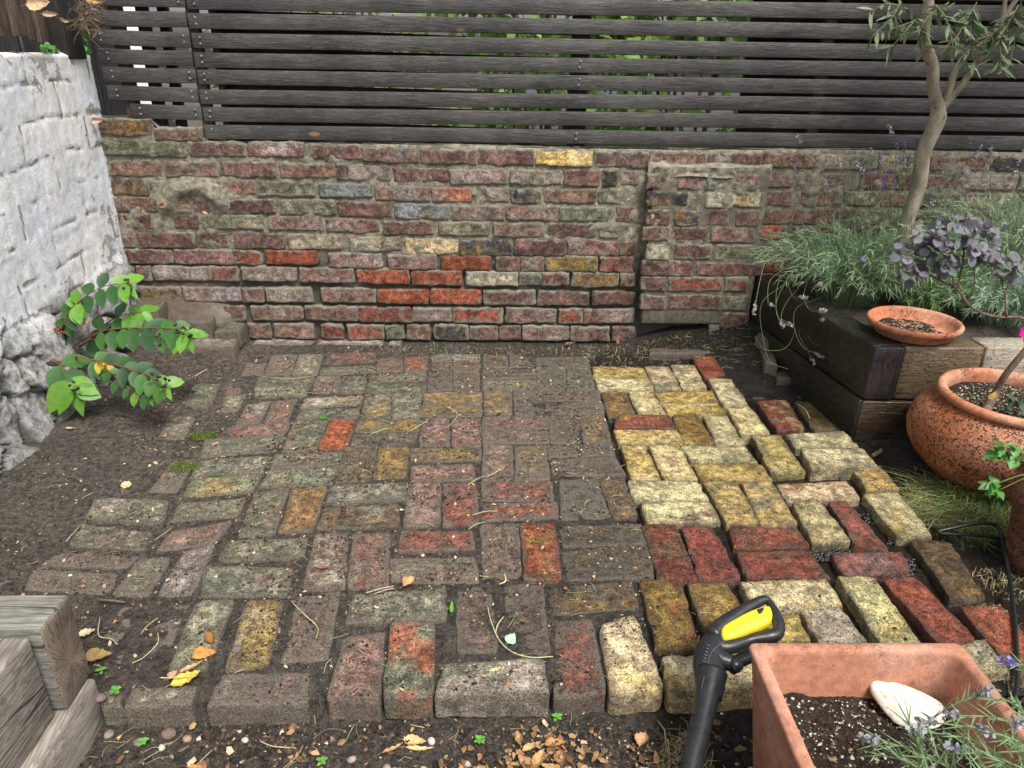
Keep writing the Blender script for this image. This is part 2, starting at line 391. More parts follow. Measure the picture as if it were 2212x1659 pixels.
def mat_whitewash():
    s = NT('flaking_whitewash', .85); a = s.sep(s.attr('misc').outputs['Color'])      # joint dirt, bare stone, height above foot
    n1 = s.noise(4., 6., .65); n2 = s.noise(22., 8., .72); n3 = s.noise(240., 4., .7)
    c = s.mix(s.ramp(n1, .38, .62), (.74, .78, .83), (.85, .85, .83)); c = s.mul(c, s.ramp(n2, .25, .75, .78, 1.12))
    c = s.mul(c, s.ramp(n3, .2, .8, .9, 1.1))
    k = s.vmul(s.P, (1., 6., .5)); c = s.mul(c, s.ramp(s.noise(9., 5., .7, k), .3, .62, .86, 1.05))
    br = s.mix(s.ramp(n3, .3, .7), (.20, .155, .115), (.36, .31, .25))
    fl = s.ramp(s.math('ADD', n2, s.math('MULTIPLY', a[0], .22)), .64, .72); c = s.mix(s.math('MULTIPLY', fl, .75), c, br)
    st = s.mix(s.ramp(n2, .40, .60), (.10, .09, .078), (.36, .35, .33)); c = s.mix(s.math('MULTIPLY', a[1], s.ramp(n2, .28, .55, 1., .75)), c, st)
    c = s.mix(a[2], c, (.045, .04, .034)); c = s.mix(s.math('MULTIPLY', s.ramp(s.attr('misc').outputs['Alpha'], .0, 1., 1., 0.), .75), c, (.16, .14, .12))
    h = s.math('ADD', n2, s.math('MULTIPLY', n3, .4)); h = s.math('SUBTRACT', h, s.math('MULTIPLY', fl, .6))
    return s.done(c, .85, s.bump(h, .007, 1.))
M_WHITE = mat_whitewash()
def mat_bark(name, a, b, sc_=30., k=(1, 1, .35)):
    s = NT(name, .85); V = s.vmul(s.P, tuple(float(x) for x in k)); n = s.noise(sc_, 6., .65, V); n3 = s.noise(250., 4., .7, V)
    c = s.mix(s.ramp(n, .35, .65), a, b); c = s.mul(c, s.ramp(n3, .2, .8, .75, 1.25))
    v = s.vor(22.); c = s.mix(s.math('MULTIPLY', s.ramp(v.outputs['Distance'], .06, .13, 1., 0.), .8), c, (.05, .04, .03))
    return s.done(c, .85, s.bump(s.math('ADD', n, s.math('MULTIPLY', n3, .4)), .003, 1.))
M_OLIVE = mat_bark('olive_bark', (.24, .20, .15), (.40, .35, .27))
M_STEM = mat_bark('brown_stem', (.09, .055, .04), (.19, .13, .095), 60.)
def mat_shell():
    s = NT('oyster_shell', .6); tc = s.N.new('ShaderNodeTexCoord').outputs['Object']
    V = s.vmul(tc, (1., 3.2, 1.)); w_ = s.noise(38., 5., .6, V, .8); c = s.mix(s.ramp(w_, .35, .65), (.62, .55, .44), (.82, .79, .72))
    c = s.mix(s.math('MULTIPLY', s.ramp(s.noise(120., 5., .7), .56, .68), .7), c, (.30, .2, .12)); return s.done(c, .6, s.bump(w_, .003, 1.))
M_SHELL = mat_shell()
# ================================================================== GROUND
GX = np.concatenate([[-40, -15, -6, -3, -2.2], np.arange(-1.8, 2.3, .0085), [2.6, 3.2, 5, 12, 40]])
GY = np.concatenate([[-40, -12, -4, -1, 0.1, .35], np.arange(.5, 3.2, .0085), [3.4, 3.8, 5, 10, 20, 40]])
def boundary(y): return .40+.0*y+.02*np.sin(y*9)
def ground_h(x, y):
    P = np.stack([x, y, np.zeros_like(x)], -1)
    wet = ss(.30, .42, x-.02*np.sin(y*9))*ss(3.02, 2.90, y)*ss(1.35, 1.18, x+.16*ss(2.1, 1.3, y)*-1)
    h = -.0055+0*x
    h = h+(.026)*ss(-1.12, -1.5, x)*ss(1.2, 1.7, y)+.012*ss(-1.12, -1.25, x)
    h = h+.035*ss(2.93, 3.08, y)*ss(.5, .9, x)+.012*ss(2.93, 3.06, y)+.06*ss(-1.05, -1.5, x)*ss(2.75, 3.05, y)
    h = h+.05*ss(.45, .8, x)*ss(2.98, 3.1, y)
    h = h+.075*ss(.85, 1.15, x)*ss(2.55, 2.95, y)
    h = h-.020*wet*ss(.95, .85, x*ss(2.4, 2.6, y))
    h = h+wet*.013*fbm(P, 22, 4, 3)
    edge_y = np.where(x < -.62, 1.076, np.where(x < -.38, 1.083, np.where(x > .10, 1.118, 1.101)))
    front = ss(edge_y+.024, edge_y+.004, y)*ss(1.5, .9, x)
    h = h*(1-front)+front*(-.056+.006*fbm(P, 7, 3, 9)-.012*ss(1.0, .8, y))
    h = h+.0026*fbm(P, 26, 4, 1)+.0022*fbm(P, 90, 2, 2)+front*.006*fbm(P, 55, 3, 4)+.004*fbm(P, 40, 3, 5)*ss(-1.1, -1.3, x)
    far = ss(3.2, 3.6, y)
    return h*(1-far)+far*.02, wet, front
X_, Y_ = np.meshgrid(GX, GY)
H_, WT, FR = ground_h(X_, Y_)
mb = MB(); V = np.stack([X_, Y_, H_], -1).reshape(-1, 3)
wat = np.clip(WT*.95+.55*ss(.35, .9, X_)*ss(2.75, 2.95, Y_)+.30*ss(-1.05, -.8, X_)*ss(1.05, 1.1, Y_)+.25*ss(-.3, .3, X_)*ss(1.2, 1.6, Y_)+.25*ss(1.1, 1.05, Y_)+.3*ss(1.0, 1.3, X_)*ss(2.1, 1.8, Y_), 0, 1).reshape(-1)
at = np.stack([wat, wat, wat, np.ones_like(wat)], -1)
mb.add(V, grid_faces(len(GX), len(GY)), wet=at)
tag(mb.build('ground', M_SOIL), kind='structure')
def ghv(x, y):
    x, y = np.asarray(x, float), np.asarray(y, float)
    i = np.clip(np.searchsorted(GX, x)-1, 0, len(GX)-2); j = np.clip(np.searchsorted(GY, y)-1, 0, len(GY)-2)
    a = (x-GX[i])/(GX[i+1]-GX[i]); b = (y-GY[j])/(GY[j+1]-GY[j])
    return H_[j, i]*(1-a)*(1-b)+H_[j, i+1]*a*(1-b)+H_[j+1, i]*(1-a)*b+H_[j+1, i+1]*a*b
def gh(x, y): return float(ghv(x, y))
# brown puddle water standing in the open joints
m_ = MB(); xs = np.linspace(.405, 1.29, 40); ys = np.linspace(1.12, 2.93, 60); gx, gy = np.meshgrid(xs, ys)
m_.add(np.stack([gx+.02*np.sin(gy*9)*(1-(gx-.4)/.9), gy, np.full_like(gx, -.0225)], -1).reshape(-1, 3), grid_faces(40, 60))
tag(m_.build('puddle_water', M_WATER), kind='structure')

# ================================================================== BRICKS
PAL = {'Y': (.52, .375, .125), 'P': (.60, .485, .26), 'O': (.27, .165, .048), 'R': (.26, .072, .044), 'X': (.34, .095, .045), 'K': (.235, .135, .105),
       'B': (.14, .088, .05), 'G': (.165, .165, .105), 'D': (.085, .078, .055), 'C': (.36, .32, .235), 'M': (.135, .072, .060), 'W': (.33, .27, .24),
       'T': (.42, .16, .09), 'L': (.055, .052, .052), 'H': (.20, .215, .22), 'V': (.46, .43, .32)}
WORD = {'Y': 'yellow', 'P': 'cream yellow', 'O': 'ochre', 'R': 'red', 'X': 'orange red', 'K': 'dull pink', 'B': 'brown', 'G': 'grey green',
        'D': 'dark mossy', 'C': 'pale grey', 'M': 'purplish red', 'W': 'whitish pink'}
def brick_mesh(quad, ztop, thick, nu, nv, ca, cb, dirt, wet, seed, amp=.0022, rr=.008, wob=.0022, grow=1.):
    """one rounded, worn brick: top quad (4 xy corners TL,TR,BR,BL), skirt going down"""
    q = np.asarray(quad, float).reshape(4, 2); q = q.mean(0)+(q-q.mean(0))*grow
    S = np.concatenate([[-1, -.985, -.94], np.linspace(-.86, .86, nu-6), [.94, .985, 1]]); T = np.concatenate([[-1, -.97, -.88], np.linspace(-.7, .7, nv-6), [.88, .97, 1]])
    s, t = np.meshgrid(S, T)                      # t: +1 = back (TL/TR)
    rq = random.Random(seed); kc = .02+.03*rq.random()
    s2 = s*(1-kc*.6*np.abs(t)**9); t2 = t*(1-kc*np.abs(s)**14*1.6)
    u = (s2+1)/2; v = (t2+1)/2
    xy = ((1-u)*v)[..., None]*q[0]+(u*v)[..., None]*q[1]+(u*(1-v))[..., None]*q[2]+((1-u)*(1-v))[..., None]*q[3]
    Lu = np.linalg.norm(q[1]-q[0]); Lv = np.linalg.norm(q[0]-q[3])
    d = np.minimum((1-np.abs(s))*Lu/2, (1-np.abs(t))*Lv/2)
    P = np.concatenate([xy, np.full(xy.shape[:-1]+(1,), seed*.37)], -1)
    ew = ss(.02, 0, d)
    xy = xy+ew[..., None]*wob*np.stack([fbm(P, 34, 3, 21), fbm(P, 34, 3, 22)], -1)*1.8
    r_ = rr*(1+.5*fbm(P, 25, 2, 5)); k = np.clip(1-d/r_, 0, 1)
    z = -r_*(1-np.sqrt(np.clip(1-k*k, 0, 1)))*.8
    tilt = (rq.random()-.5)*.006*s+(rq.random()-.5)*.005*t
    z = z+tilt+amp*fbm(P, 18, 3, 7)*1.6+amp*.7*fbm(P, 75, 3, 8)-.0035*ss(.35, .62, fbm(P, 30, 3, 12))
    top = np.concatenate([xy, (ztop+z)[..., None]], -1).reshape(-1, 3)
    nu_, nv_ = len(S), len(T); faces = grid_faces(nu_, nv_)
    ring = [i for i in range(nu_)]+[nu_*(j+1)-1 for j in range(1, nv_)]+[nu_*(nv_-1)+i for i in range(nu_-2, -1, -1)]+[nu_*j for j in range(nv_-2, 0, -1)]
    V = [top]; n = len(top); prev = ring; cen = q.mean(0); m = len(ring)
    for kk, fr in enumerate([.14, .4, .7, 1.]):
        rv = top[ring].copy(); rv[:, 2] = ztop-rr*.8-(thick-rr*.8)*fr
        dirv = rv[:, :2]-cen; dirv /= np.linalg.norm(dirv, axis=1)[:, None]
        rv[:, :2] += dirv*(.0012+.0016*fbm(rv*[1, 1, 1]+[0, 0, seed], 40, 3, 31)[:, None])
        V.append(rv); cur = list(range(n, n+m)); n += m
        for a in range(m):
            b = (a+1) % m; faces.append((prev[b], prev[a], cur[a], cur[b]))
        prev = cur
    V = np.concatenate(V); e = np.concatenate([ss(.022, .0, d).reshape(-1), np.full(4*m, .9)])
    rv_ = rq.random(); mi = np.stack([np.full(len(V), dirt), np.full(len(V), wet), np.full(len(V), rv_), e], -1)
    return V, faces, mi
def jit(c, rq, a=.14):
    f = 1+(rq.random()-.5)*2*a; return (c[0]*f*(1+(rq.random()-.5)*.12), c[1]*f*(1+(rq.random()-.5)*.10), c[2]*f*(1+(rq.random()-.5)*.2), 1)

BR = """393 2836 607 2831 608 2722 385 2718 YO 0 3 0
388 2711 612 2709 605 2593 393 2602 PY 0 3 2
619 2850 720 2847 715 2607 613 2606 PG 0 3 0
728 2859 833 2861 821 2609 725 2620 PK 0 3 0
839 2944 925 2940 931 2747 838 2713 RX 0 4 8
847 2714 943 2706 942 2475 843 2465 PC 0 3 4
401 2620 493 2617 502 2405 400 2382 OD 2 4 -6
502 2579 592 2588 613 2387 509 2380 PY 0 2 4
607 2581 836 2597 831 2494 616 2485 YO 0 4 0
616 2477 831 2491 836 2392 620 2384 YP 0 3 0
843 2413 930 2449 939 2231 830 2201 PO 1 2 14
433 2361 612 2360 621 2269 407 2267 RO 1 3 12
407 2278 624 2278 624 2172 410 2170 YP 0 3 0
634 2389 724 2396 733 2164 627 2167 OY 1 5 0
743 2367 831 2378 832 2158 734 2152 PK 0 2 4
408 2155 491 2156 504 1931 408 1934 YP 0 3 3
506 2152 607 2158 618 1937 515 1932 PK 0 2 0
614 2151 832 2156 837 2049 625 2045 PG 0 3 0
627 2034 845 2040 849 1939 625 1933 YO 0 3 0
401 1932 613 1925 621 1829 400 1813 PC 0 3 0
419 1810 618 1818 629 1720 420 1706 PK 0 4 0
632 1929 732 1930 740 1711 641 1704 YG 1 4 0
746 1924 843 1924 837 1696 735 1695 YG 1 3 4
402 1694 499 1705 500 1466 400 1452 RB 1 8 0
510 1694 597 1691 611 1466 507 1460 RB 1 8 0
652 1694 835 1700 838 1607 631 1598 RB 1 8 -3
633 1574 823 1578 838 1464 626 1473 RB 1 8 2
862 1797 943 1822 952 1620 846 1604 PG 0 4 8
974 1804 1026 1811 1044 1587 958 1605 RK 1 6 6
860 1912 1076 1933 1073 1828 855 1816 PR 0 4 2
1089 1841 1203 1856 1192 1642 1089 1638 PY 0 4 8
1127 1996 1223 2017 1211 1871 1113 1871 YP 1 4 8
986 2212 1201 2239 1205 2134 990 2123 PG 0 3 14
994 2092 1198 2094 1196 1987 987 1973 PG 0 3 26
869 2212 970 2218 970 1986 859 1973 YG 1 4 8
982 2659 1183 2662 1209 2561 991 2559 BR 3 8 -10
986 2509 1102 2517 1077 2275 980 2269 RP 1 4 2
1134 2516 1191 2517 1223 2292 1120 2286 OG 2 5 -6
1122 1622 1225 1617 1189 1397 1101 1393 BO 1 8 4
881 1568 1069 1578 1055 1501 880 1473 KR 0 6 2
604 1450 825 1464 825 1362 607 1342 PY 0 3 6
853 1461 944 1466 949 1242 851 1235 PY 0 4 8
967 1460 1052 1469 1078 1255 988 1241 RX 0 7 6
719 1352 813 1364 826 1246 718 1239 CP 0 3 4
1103 1356 1206 1364 1196 1168 1108 1158 XR 1 5 4
1029 1253 1109 1258 1108 1166 1032 1156 CY 0 3 -4
621 1324 700 1331 700 1254 628 1250 YP 0 3 4
960 1246 1022 1250 1025 1162 940 1162 RK 0 7 -6
352 1459 454 1459 449 1240 353 1237 OR 1 8 0
469 1448 573 1457 591 1269 476 1261 OY 1 7 0
128 1439 330 1461 334 1360 132 1341 OD 4 8 -4
134 1317 218 1324 226 1114 117 1107 RB 5 4 -4
233 1297 319 1331 343 1115 230 1103 PY 1 2 8
358 1202 589 1215 577 1121 358 1106 PY 0 3 4
-110 1181 95 1190 102 1095 -124 1096 CG 1 0 10
-245 1303 -146 1305 -131 1095 -231 1094 GX 1 0 8
-344 1266 -254 1276 -238 1095 -345 1095 KC 3 0 2
-102 1432 -16 1450 1 1225 -90 1223 MB 5 3 -4
16 1444 109 1445 115 1218 22 1218 MD 5 4 -4
-350 1408 -131 1430 -122 1317 -346 1306 GC 3 0 3
60 1697 159 1698 158 1461 65 1458 XO 2 5 5
172 1696 399 1708 401 1611 174 1597 DO 5 8 -2
173 1587 402 1604 390 1472 173 1463 DO 5 8 -2
310 1946 390 1950 397 1748 326 1731 BO 2 6 -2
189 1933 306 1941 323 1734 178 1726 DB 7 4 -4
169 2070 378 2072 397 1968 171 1962 MD 6 3 -3
165 2159 384 2180 381 2093 165 2078 DO 6 3 -3
183 2374 290 2380 282 2179 171 2173 BD 6 3 -3
293 2386 384 2392 383 2185 287 2179 OD 5 3 -3
173 2606 386 2609 387 2512 170 2503 BK 6 3 -3
175 2496 389 2505 388 2400 179 2386 DM 7 3 -4
158 2828 278 2837 265 2620 151 2612 DG 6 3 -3
283 2837 380 2843 380 2628 268 2614 DG 5 3 -3
159 2941 382 2961 382 2855 160 2841 DB 6 4 -4
-72 3040 35 3042 39 2831 -67 2826 BO 5 2 -4
41 3034 150 3012 155 2844 45 2831 BD 5 2 -4
-69 2810 151 2818 149 2717 -66 2708 DG 5 2 -2
-66 2700 151 2706 155 2607 -64 2600 GO 5 2 -2
-60 2588 47 2590 47 2386 -55 2383 OB 5 2 -2
55 2592 165 2600 164 2390 57 2386 DB 6 2 -3
-56 2369 178 2377 175 2278 -56 2270 KR 5 2 -2
-56 2265 174 2271 171 2174 -53 2166 KM 5 2 -2
-54 2158 46 2159 45 1931 -50 1924 KW 4 2 -1
54 2158 161 2164 157 1942 50 1934 OC 6 2 -3
-51 1917 162 1922 161 1824 -49 1817 RK 4 2 -1
-47 1813 167 1818 172 1730 -47 1719 RK 5 2 -2
-51 1701 56 1705 59 1477 -37 1474 KB 5 2 -3
-298 2972 -86 2986 -83 2900 -288 2890 CO 5 1 -3
-287 2882 -83 2894 -84 2807 -280 2795 BO 4 1 -2
-292 2781 -196 2788 -185 2599 -278 2591 DG 5 1 -2
-193 2791 -86 2800 -78 2600 -179 2595 BG 5 1 -2
-289 2574 -68 2577 -66 2475 -284 2469 OB 4 1 -1
-285 2458 -67 2467 -65 2370 -283 2364 OD 4 1 -1
-277 2350 -179 2356 -164 2150 -266 2149 KM 4 1 -2
-169 2350 -66 2355 -59 2149 -159 2143 KR 3 1 -1
-289 2133 -61 2142 -57 2054 -284 2041 OB 3 1 -1
-277 2008 -83 2018 -73 1925 -269 1921 KM 3 1 5
-275 1916 -177 1917 -160 1692 -262 1682 KC 3 1 3
-167 1913 -69 1917 -54 1696 -155 1691 RK 3 1 2
-264 1665 -73 1669 -64 1583 -263 1571 RK 3 1 2
-278 1547 -62 1557 -47 1456 -265 1455 KG 5 0 -2
-527 2932 -422 2940 -399 2780 -505 2775 KM 4 1 -2
-410 2937 -314 2954 -298 2785 -391 2776 RK 4 1 -2
-530 2739 -300 2766 -296 2681 -521 2668 GD 2 1 -1
-518 2644 -294 2658 -294 2570 -513 2559 GD 2 1 1
-517 2553 -413 2558 -390 2353 -493 2349 GO 2 1 0
-410 2560 -300 2567 -287 2351 -385 2347 GC 2 1 0
-503 2330 -283 2341 -279 2254 -495 2244 OG 3 1 -1
-497 2234 -279 2242 -292 2145 -493 2136 DG 2 1 0
-508 2127 -403 2128 -392 1937 -499 1915 BD 2 1 0
-397 2135 -298 2138 -287 1950 -389 1939 OB 2 1 0
-505 1901 -283 1912 -273 1810 -498 1798 GC 1 1 4
-503 1779 -294 1792 -275 1687 -497 1675 BG 2 1 2
-498 1648 -411 1662 -375 1432 -475 1428 KC 3 0 1
-396 1652 -297 1661 -269 1435 -368 1431 KR 4 0 0
-483 1410 -384 1418 -366 1202 -464 1197 KM 6 0 -3
-748 2959 -544 2988 -528 2881 -726 2848 MR 2 1 -1
-738 2811 -531 2852 -512 2767 -728 2731 GB 3 1 -1
-735 2716 -638 2723 -620 2569 -723 2560 KG 4 0 -1
-634 2726 -539 2733 -520 2573 -613 2557 GD 3 0 -1
-735 2517 -524 2544 -518 2467 -729 2421 CO 3 0 0
-721 2414 -521 2439 -507 2348 -720 2329 GD 3 0 0
-598 2329 -511 2336 -503 2122 -597 2116 XR 1 0 3
-728 2318 -608 2327 -604 2121 -709 2099 GO 3 0 0
-726 2090 -510 2113 -508 2021 -712 1986 GK 4 0 0
-712 1979 -511 2013 -507 1910 -722 1882 GO 2 0 1
-620 1879 -517 1891 -508 1667 -600 1663 OX 3 0 0
-726 1857 -628 1879 -608 1656 -703 1642 GB 4 0 1
-722 1621 -513 1635 -508 1545 -718 1531 GD 3 0 1
-740 1508 -523 1510 -509 1405 -710 1397 GK 3 0 2
-598 1382 -511 1387 -490 1186 -577 1168 OC 2 0 0
-715 1378 -627 1385 -616 1173 -700 1171 GC 2 0 2
-576 1163 -399 1170 -386 1084 -579 1078 KC 6 0 -3
-945 1363 -848 1372 -804 1177 -896 1177 KD 9 0 -8
-843 1372 -732 1377 -716 1184 -799 1177 KD 9 0 -8
-749 1127 -620 1130 -614 1081 -741 1075 CD 6 0 -2
-813 1112 -774 1120 -751 1083 -785 1077 CD 5 0 -4
-819 1573 -746 1596 -737 1409 -820 1407 WK 4 0 2
-921 1536 -847 1552 -838 1407 -926 1408 GK 5 0 1
-1164 1579 -932 1557 -942 1507 -1156 1514 KD 7 0 -3
-1159 1496 -953 1487 -943 1410 -1151 1427 KD 6 0 -2
-1154 1697 -940 1657 -931 1575 -1128 1596 GK 3 0 2
-1169 1811 -957 1805 -926 1689 -1148 1718 GW 2 0 6
-921 1799 -742 1828 -731 1735 -910 1709 GK 4 0 1
-889 1666 -741 1708 -757 1607 -897 1578 KR 5 0 0
-954 2043 -748 2076 -735 1968 -941 1932 GC 3 0 1
-939 1924 -734 1961 -733 1856 -926 1834 GY 2 0 3
-987 2181 -736 2222 -734 2108 -961 2065 GC 5 0 -2
-947 2277 -743 2320 -736 2224 -908 2184 KR 4 0 -1
-940 2470 -856 2483 -843 2310 -926 2291 KC 4 0 -1
-850 2483 -763 2507 -751 2341 -833 2313 KR 4 0 -1
-968 2709 -747 2719 -741 2637 -951 2617 GD 3 0 0
-955 2600 -752 2621 -736 2537 -923 2513 GC 2 0 3
-984 2948 -878 2959 -847 2741 -954 2734 KD 6 0 -2
-868 2951 -768 2960 -741 2741 -841 2736 CK 5 0 -1
-1061 2848 -983 2849 -960 2737 -1049 2729 KD 7 0 -2
-1044 2527 -966 2552 -954 2405 -1012 2393 CO 4 0 -1
-1059 2600 -1007 2613 -994 2557 -1044 2541 RX 5 0 -1
-1212 2623 -1096 2644 -1068 2425 -1164 2452 GC 4 0 -1
-1187 2362 -1086 2356 -1062 2188 -1149 2192 CO 5 0 0
-1410 2525 -1199 2522 -1172 2464 -1402 2452 KD 8 0 -4
-1404 2436 -1170 2448 -1172 2357 -1396 2353 KD 7 0 -3
-1042 2041 -974 2058 -956 1862 -1040 1861 KC 7 0 -3"""
bricks = []
for i, ln in enumerate(BR.strip().split('\n')):
    a = ln.split(); bricks.append(dict(q=np.array(list(map(int, a[:8])), float).reshape(4, 2)/1000, c=a[8], d=int(a[9]), w=int(a[10]), z=int(a[11])/1000, i=i))
# bands of the weave, counted from the back wall
for b in bricks:
    b['m'] = b['q'].mean(0); e = b['q']; b['cross'] = np.linalg.norm(e[1]-e[0]) > np.linalg.norm(e[0]-e[3])
ORD = ['first', 'second', 'third', 'fourth', 'fifth', 'sixth', 'seventh', 'eighth', 'ninth', 'tenth', 'eleventh', 'twelfth', 'thirteenth', 'fourteenth', 'fifteenth', 'sixteenth', 'seventeenth', 'eighteenth', 'nineteenth', 'twentieth', 'twenty-first']
bands = {}
for b in bricks: bands.setdefault(min(8, max(0, int((3.03-b['m'][1])/.2235))), []).append(b)
SPECIAL = {4: 'flat bright red tile fragment lying at the wet back corner, tip pointing at the wall', 60: 'bright orange brick speckled black, laid end-on in the middle of the patio',
           122: 'small clean orange red brick standing out in the dusty left half of the patio', 54: 'big pale grey brick laid crosswise at the middle of the front edge',
           52: 'yellow brick with a pointed back end and grey front end, on the front edge', 33: 'loose cream brick lying proud in front of another by the raised bed corner',
           42: 'long vivid red wet brick with a dark crack, near the right edge of the patio', 142: 'grey green brick with a white flaked right end beside the bare soil on the left',
           11: 'single red brick laid crosswise among the washed yellow bricks', 137: 'whitish pink brick laid end-on left of the patio, left of the gap', 53: 'cream brick under the black washer gun at the front edge',
           55: 'grey and orange brick laid end-on, left neighbour of the big pale front brick', 44: 'orange red brick at the far right end of the patio beside the black hose'}
for k, L in bands.items():
    L.sort(key=lambda b: b['m'][0]); n = 0; last = -9
    for b in L:
        if b['m'][0]-last > .055: n += 1; last = b['m'][0]; b['rk'] = 0
        b['n'] = n
    cols = {}
    for b in L: cols.setdefault(b['n'], []).append(b)
    for nn, C in cols.items():
        C.sort(key=lambda b: -b['m'][1])
        for j, b in enumerate(C):
            pos = '' if len(C) == 1 else (' rear of pair,' if j == 0 else ' front of pair,' if j == len(C)-1 else ' middle of three,')
            c = b['c']; w1, w2 = WORD[c[0]], WORD[c[1]]
            st = 'wet' if b['w'] >= 6 else ('earth-covered' if b['d'] >= 6 else 'dusty' if b['d'] >= 3 else 'clean' if b['m'][0] > .4 else 'worn')
            side = 'crosswise' if b['cross'] else 'end-on'
            b['label'] = f"{st} {w1} brick laid {side},{pos} {ORD[nn-1]} from left, {ORD[k]} band from wall"
            if b['i'] in SPECIAL: b['label'] = SPECIAL[b['i']]
PAVING = []
for b in bricks:
    i = b['i']; rq = random.Random(100+i); big = b['m'][1] < 1.7
    ca, cb = jit(PAL[b['c'][0]], rq), jit(PAL[b['c'][1]], rq)
    if b['m'][0] < .40 and b['i'] not in (52, 54, 55, 60, 122):                  # unwashed: silt rubbed into the face
        sl = (.165, .145, .112); k_ = .12+.035*b['d']
        ca = tuple(x*(1-k_)*1.08+y*k_ for x, y in zip(ca[:3], sl))+(1,); cb = tuple(x*(1-k_-.10)*1.08+y*(k_+.10) for x, y in zip(cb[:3], sl))+(1,)
    right = b['m'][0] > .4
    am = .0026 if b['c'][0] == 'R' and right else .0017
    if right and b['w'] < 6: b['w'] += 2.2
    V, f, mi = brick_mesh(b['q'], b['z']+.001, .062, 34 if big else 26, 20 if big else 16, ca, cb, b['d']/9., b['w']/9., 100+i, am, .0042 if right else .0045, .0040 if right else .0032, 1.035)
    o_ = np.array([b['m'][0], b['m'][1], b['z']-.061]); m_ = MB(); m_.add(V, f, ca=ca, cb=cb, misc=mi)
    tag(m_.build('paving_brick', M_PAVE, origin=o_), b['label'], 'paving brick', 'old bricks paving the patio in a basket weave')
    PAVING.append(b)

# ================================================================== BACK WALL
WY = 3.0995
WB = """785 839 -1259,-1038M -1023,-802R -779,-568M -559,-339K -329,-101M -90,133M 144,375Y 385,608M 627,840R 851,1074M 1081,1299R 1316,1550C 1562,1737C 1772,2007K 2017,2243L
707 763 -1372,-1160K -1147,-923R -904,-677K -671,-631M -627,-454W -437,-216K -208,22W 40,252W 265,412R 420,483L 500,573W 598,648W 725,830K 840,938H 955,1049R 1093,1209K 1236,1436W 1496,1643K 1654,1760M 1770,1907R 1927,2151W
633 688 -1441,-1259G -1235,-1016K -1003,-775G -750,-535H -518,-295K -285,-120T -58,31W 44,172L 183,398K 411,566G 605,771L 849,1070V 1082,1222K 1262,1426K 1441,1588G 1607,1763K 1783,1939G 1958,2173C
558 616 -1277,-1179M -1161,-945M -918,-689G -676,-455K -441,-221H -206,14K 24,244K 250,470G 490,574K 613,703M 725,828L 862,952M 979,1075K 1107,1234R 1250,1407K 1427,1643G 1663,1880M 1899,2116K
491 546 -1545,-1464M -1370,-1273M -1253,-1000G -976,-754K -732,-627K -621,-513R -490,-286R -258,-50G -27,184R 205,408R 426,578G 599,708K 724,866M 886,1068K 1085,1222T 1242,1460K 1480,1718M
411 472 -1537,-1295M -1281,-1163M -1128,-921M -899,-678C -642,-425V -403,-179P -169,47L 65,277M 291,508K 518,578K 620,716V 736,895M 911,1085G 1103,1315M
342 401 -1630,-1404M -1394,-1142K -1138,-1026R -1004,-787X -732,-508K -480,-276K -254,-44X -16,82K 90,188K 198,421O 435,576R 608,827M 843,1126M 1146,1348R
275 334 -1567,-1507M -1493,-1261W -1257,-1133R -1113,-880W -866,-633K -619,-395X -385,-165X -147,77V 83,182D 186,297R 316,518B 528,589M 612,713M 731,959R 973,1067R 1085,1299M
191 250 -1380,-1139W -1124,-1037K -1023,-824W -782,-546K -536,-314X -303,-83X -69,156M 168,391M 412,596M 617,725M 736,964M 978,1079G 1097,1314M
106 171 -1271,-1127M -1099,-875K -861,-631K -623,-392R -384,-215K -207,13R 28,249K 268,369R 377,599K 982,1095M 1109,1286M
22 87 -1306,-1139G -1118,-1029K -1008,-832K -797,-702R -677,-519R -510,-431G -417,-315K -294,-140L -132,-9K -3,95M 102,308K 323,492K 511,610M"""
wall = empty('brick_wall', (0, WY, 0), 0, 'weathered red and yellow brick garden wall with patchy grey mortar behind the patio', 'wall')
def sag(x, z): return .02*ss(-.1, -1.0, x)*ss(.1, .4, z)
main, pier = MB(), MB()
def wall_brick(mbk, x0, x1, z0, z1, c, yf, seed):
    rq = random.Random(seed)
    sg = sag((x0+x1)/2, z0)
    tl, tr, br_, bl = [np.array([x, z+sg+(rq.random()-.5)*.006]) for x, z in ((x0-.003, z1+.0035), (x1+.003, z1+.0035), (x1+.003, z0-.0035), (x0-.003, z0-.0035))]
    n = max(14, int((x1-x0)/.0085))
    if c in 'RX' and z0 > .45: c = 'M' if rq.random() < .5 else 'K'
    alt = {'K': 'M', 'M': 'K', 'R': 'M', 'X': 'R', 'G': 'C', 'C': 'G', 'W': 'K', 'H': 'G', 'L': 'O', 'V': 'O', 'Y': 'P', 'T': 'W', 'B': 'O', 'O': 'G', 'D': 'G', 'P': 'C'}[c]
    if c == 'K' and rq.random() < .45: alt = 'W'
    ca, cb = jit(PAL[c], rq, .16), jit(PAL[alt], rq, .16)
    low = z0 < .3
    dirt = (.05+.30*rq.random() if c not in 'XYT' else 0.)+(.18*rq.random() if low else 0)
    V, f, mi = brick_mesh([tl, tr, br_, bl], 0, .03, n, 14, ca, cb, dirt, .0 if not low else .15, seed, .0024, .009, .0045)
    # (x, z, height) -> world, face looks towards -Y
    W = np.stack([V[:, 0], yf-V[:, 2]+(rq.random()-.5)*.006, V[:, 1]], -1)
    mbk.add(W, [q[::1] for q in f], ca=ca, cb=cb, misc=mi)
PIER = (.625, 1.09)
sd_ = 1000
rw = random.Random(5)
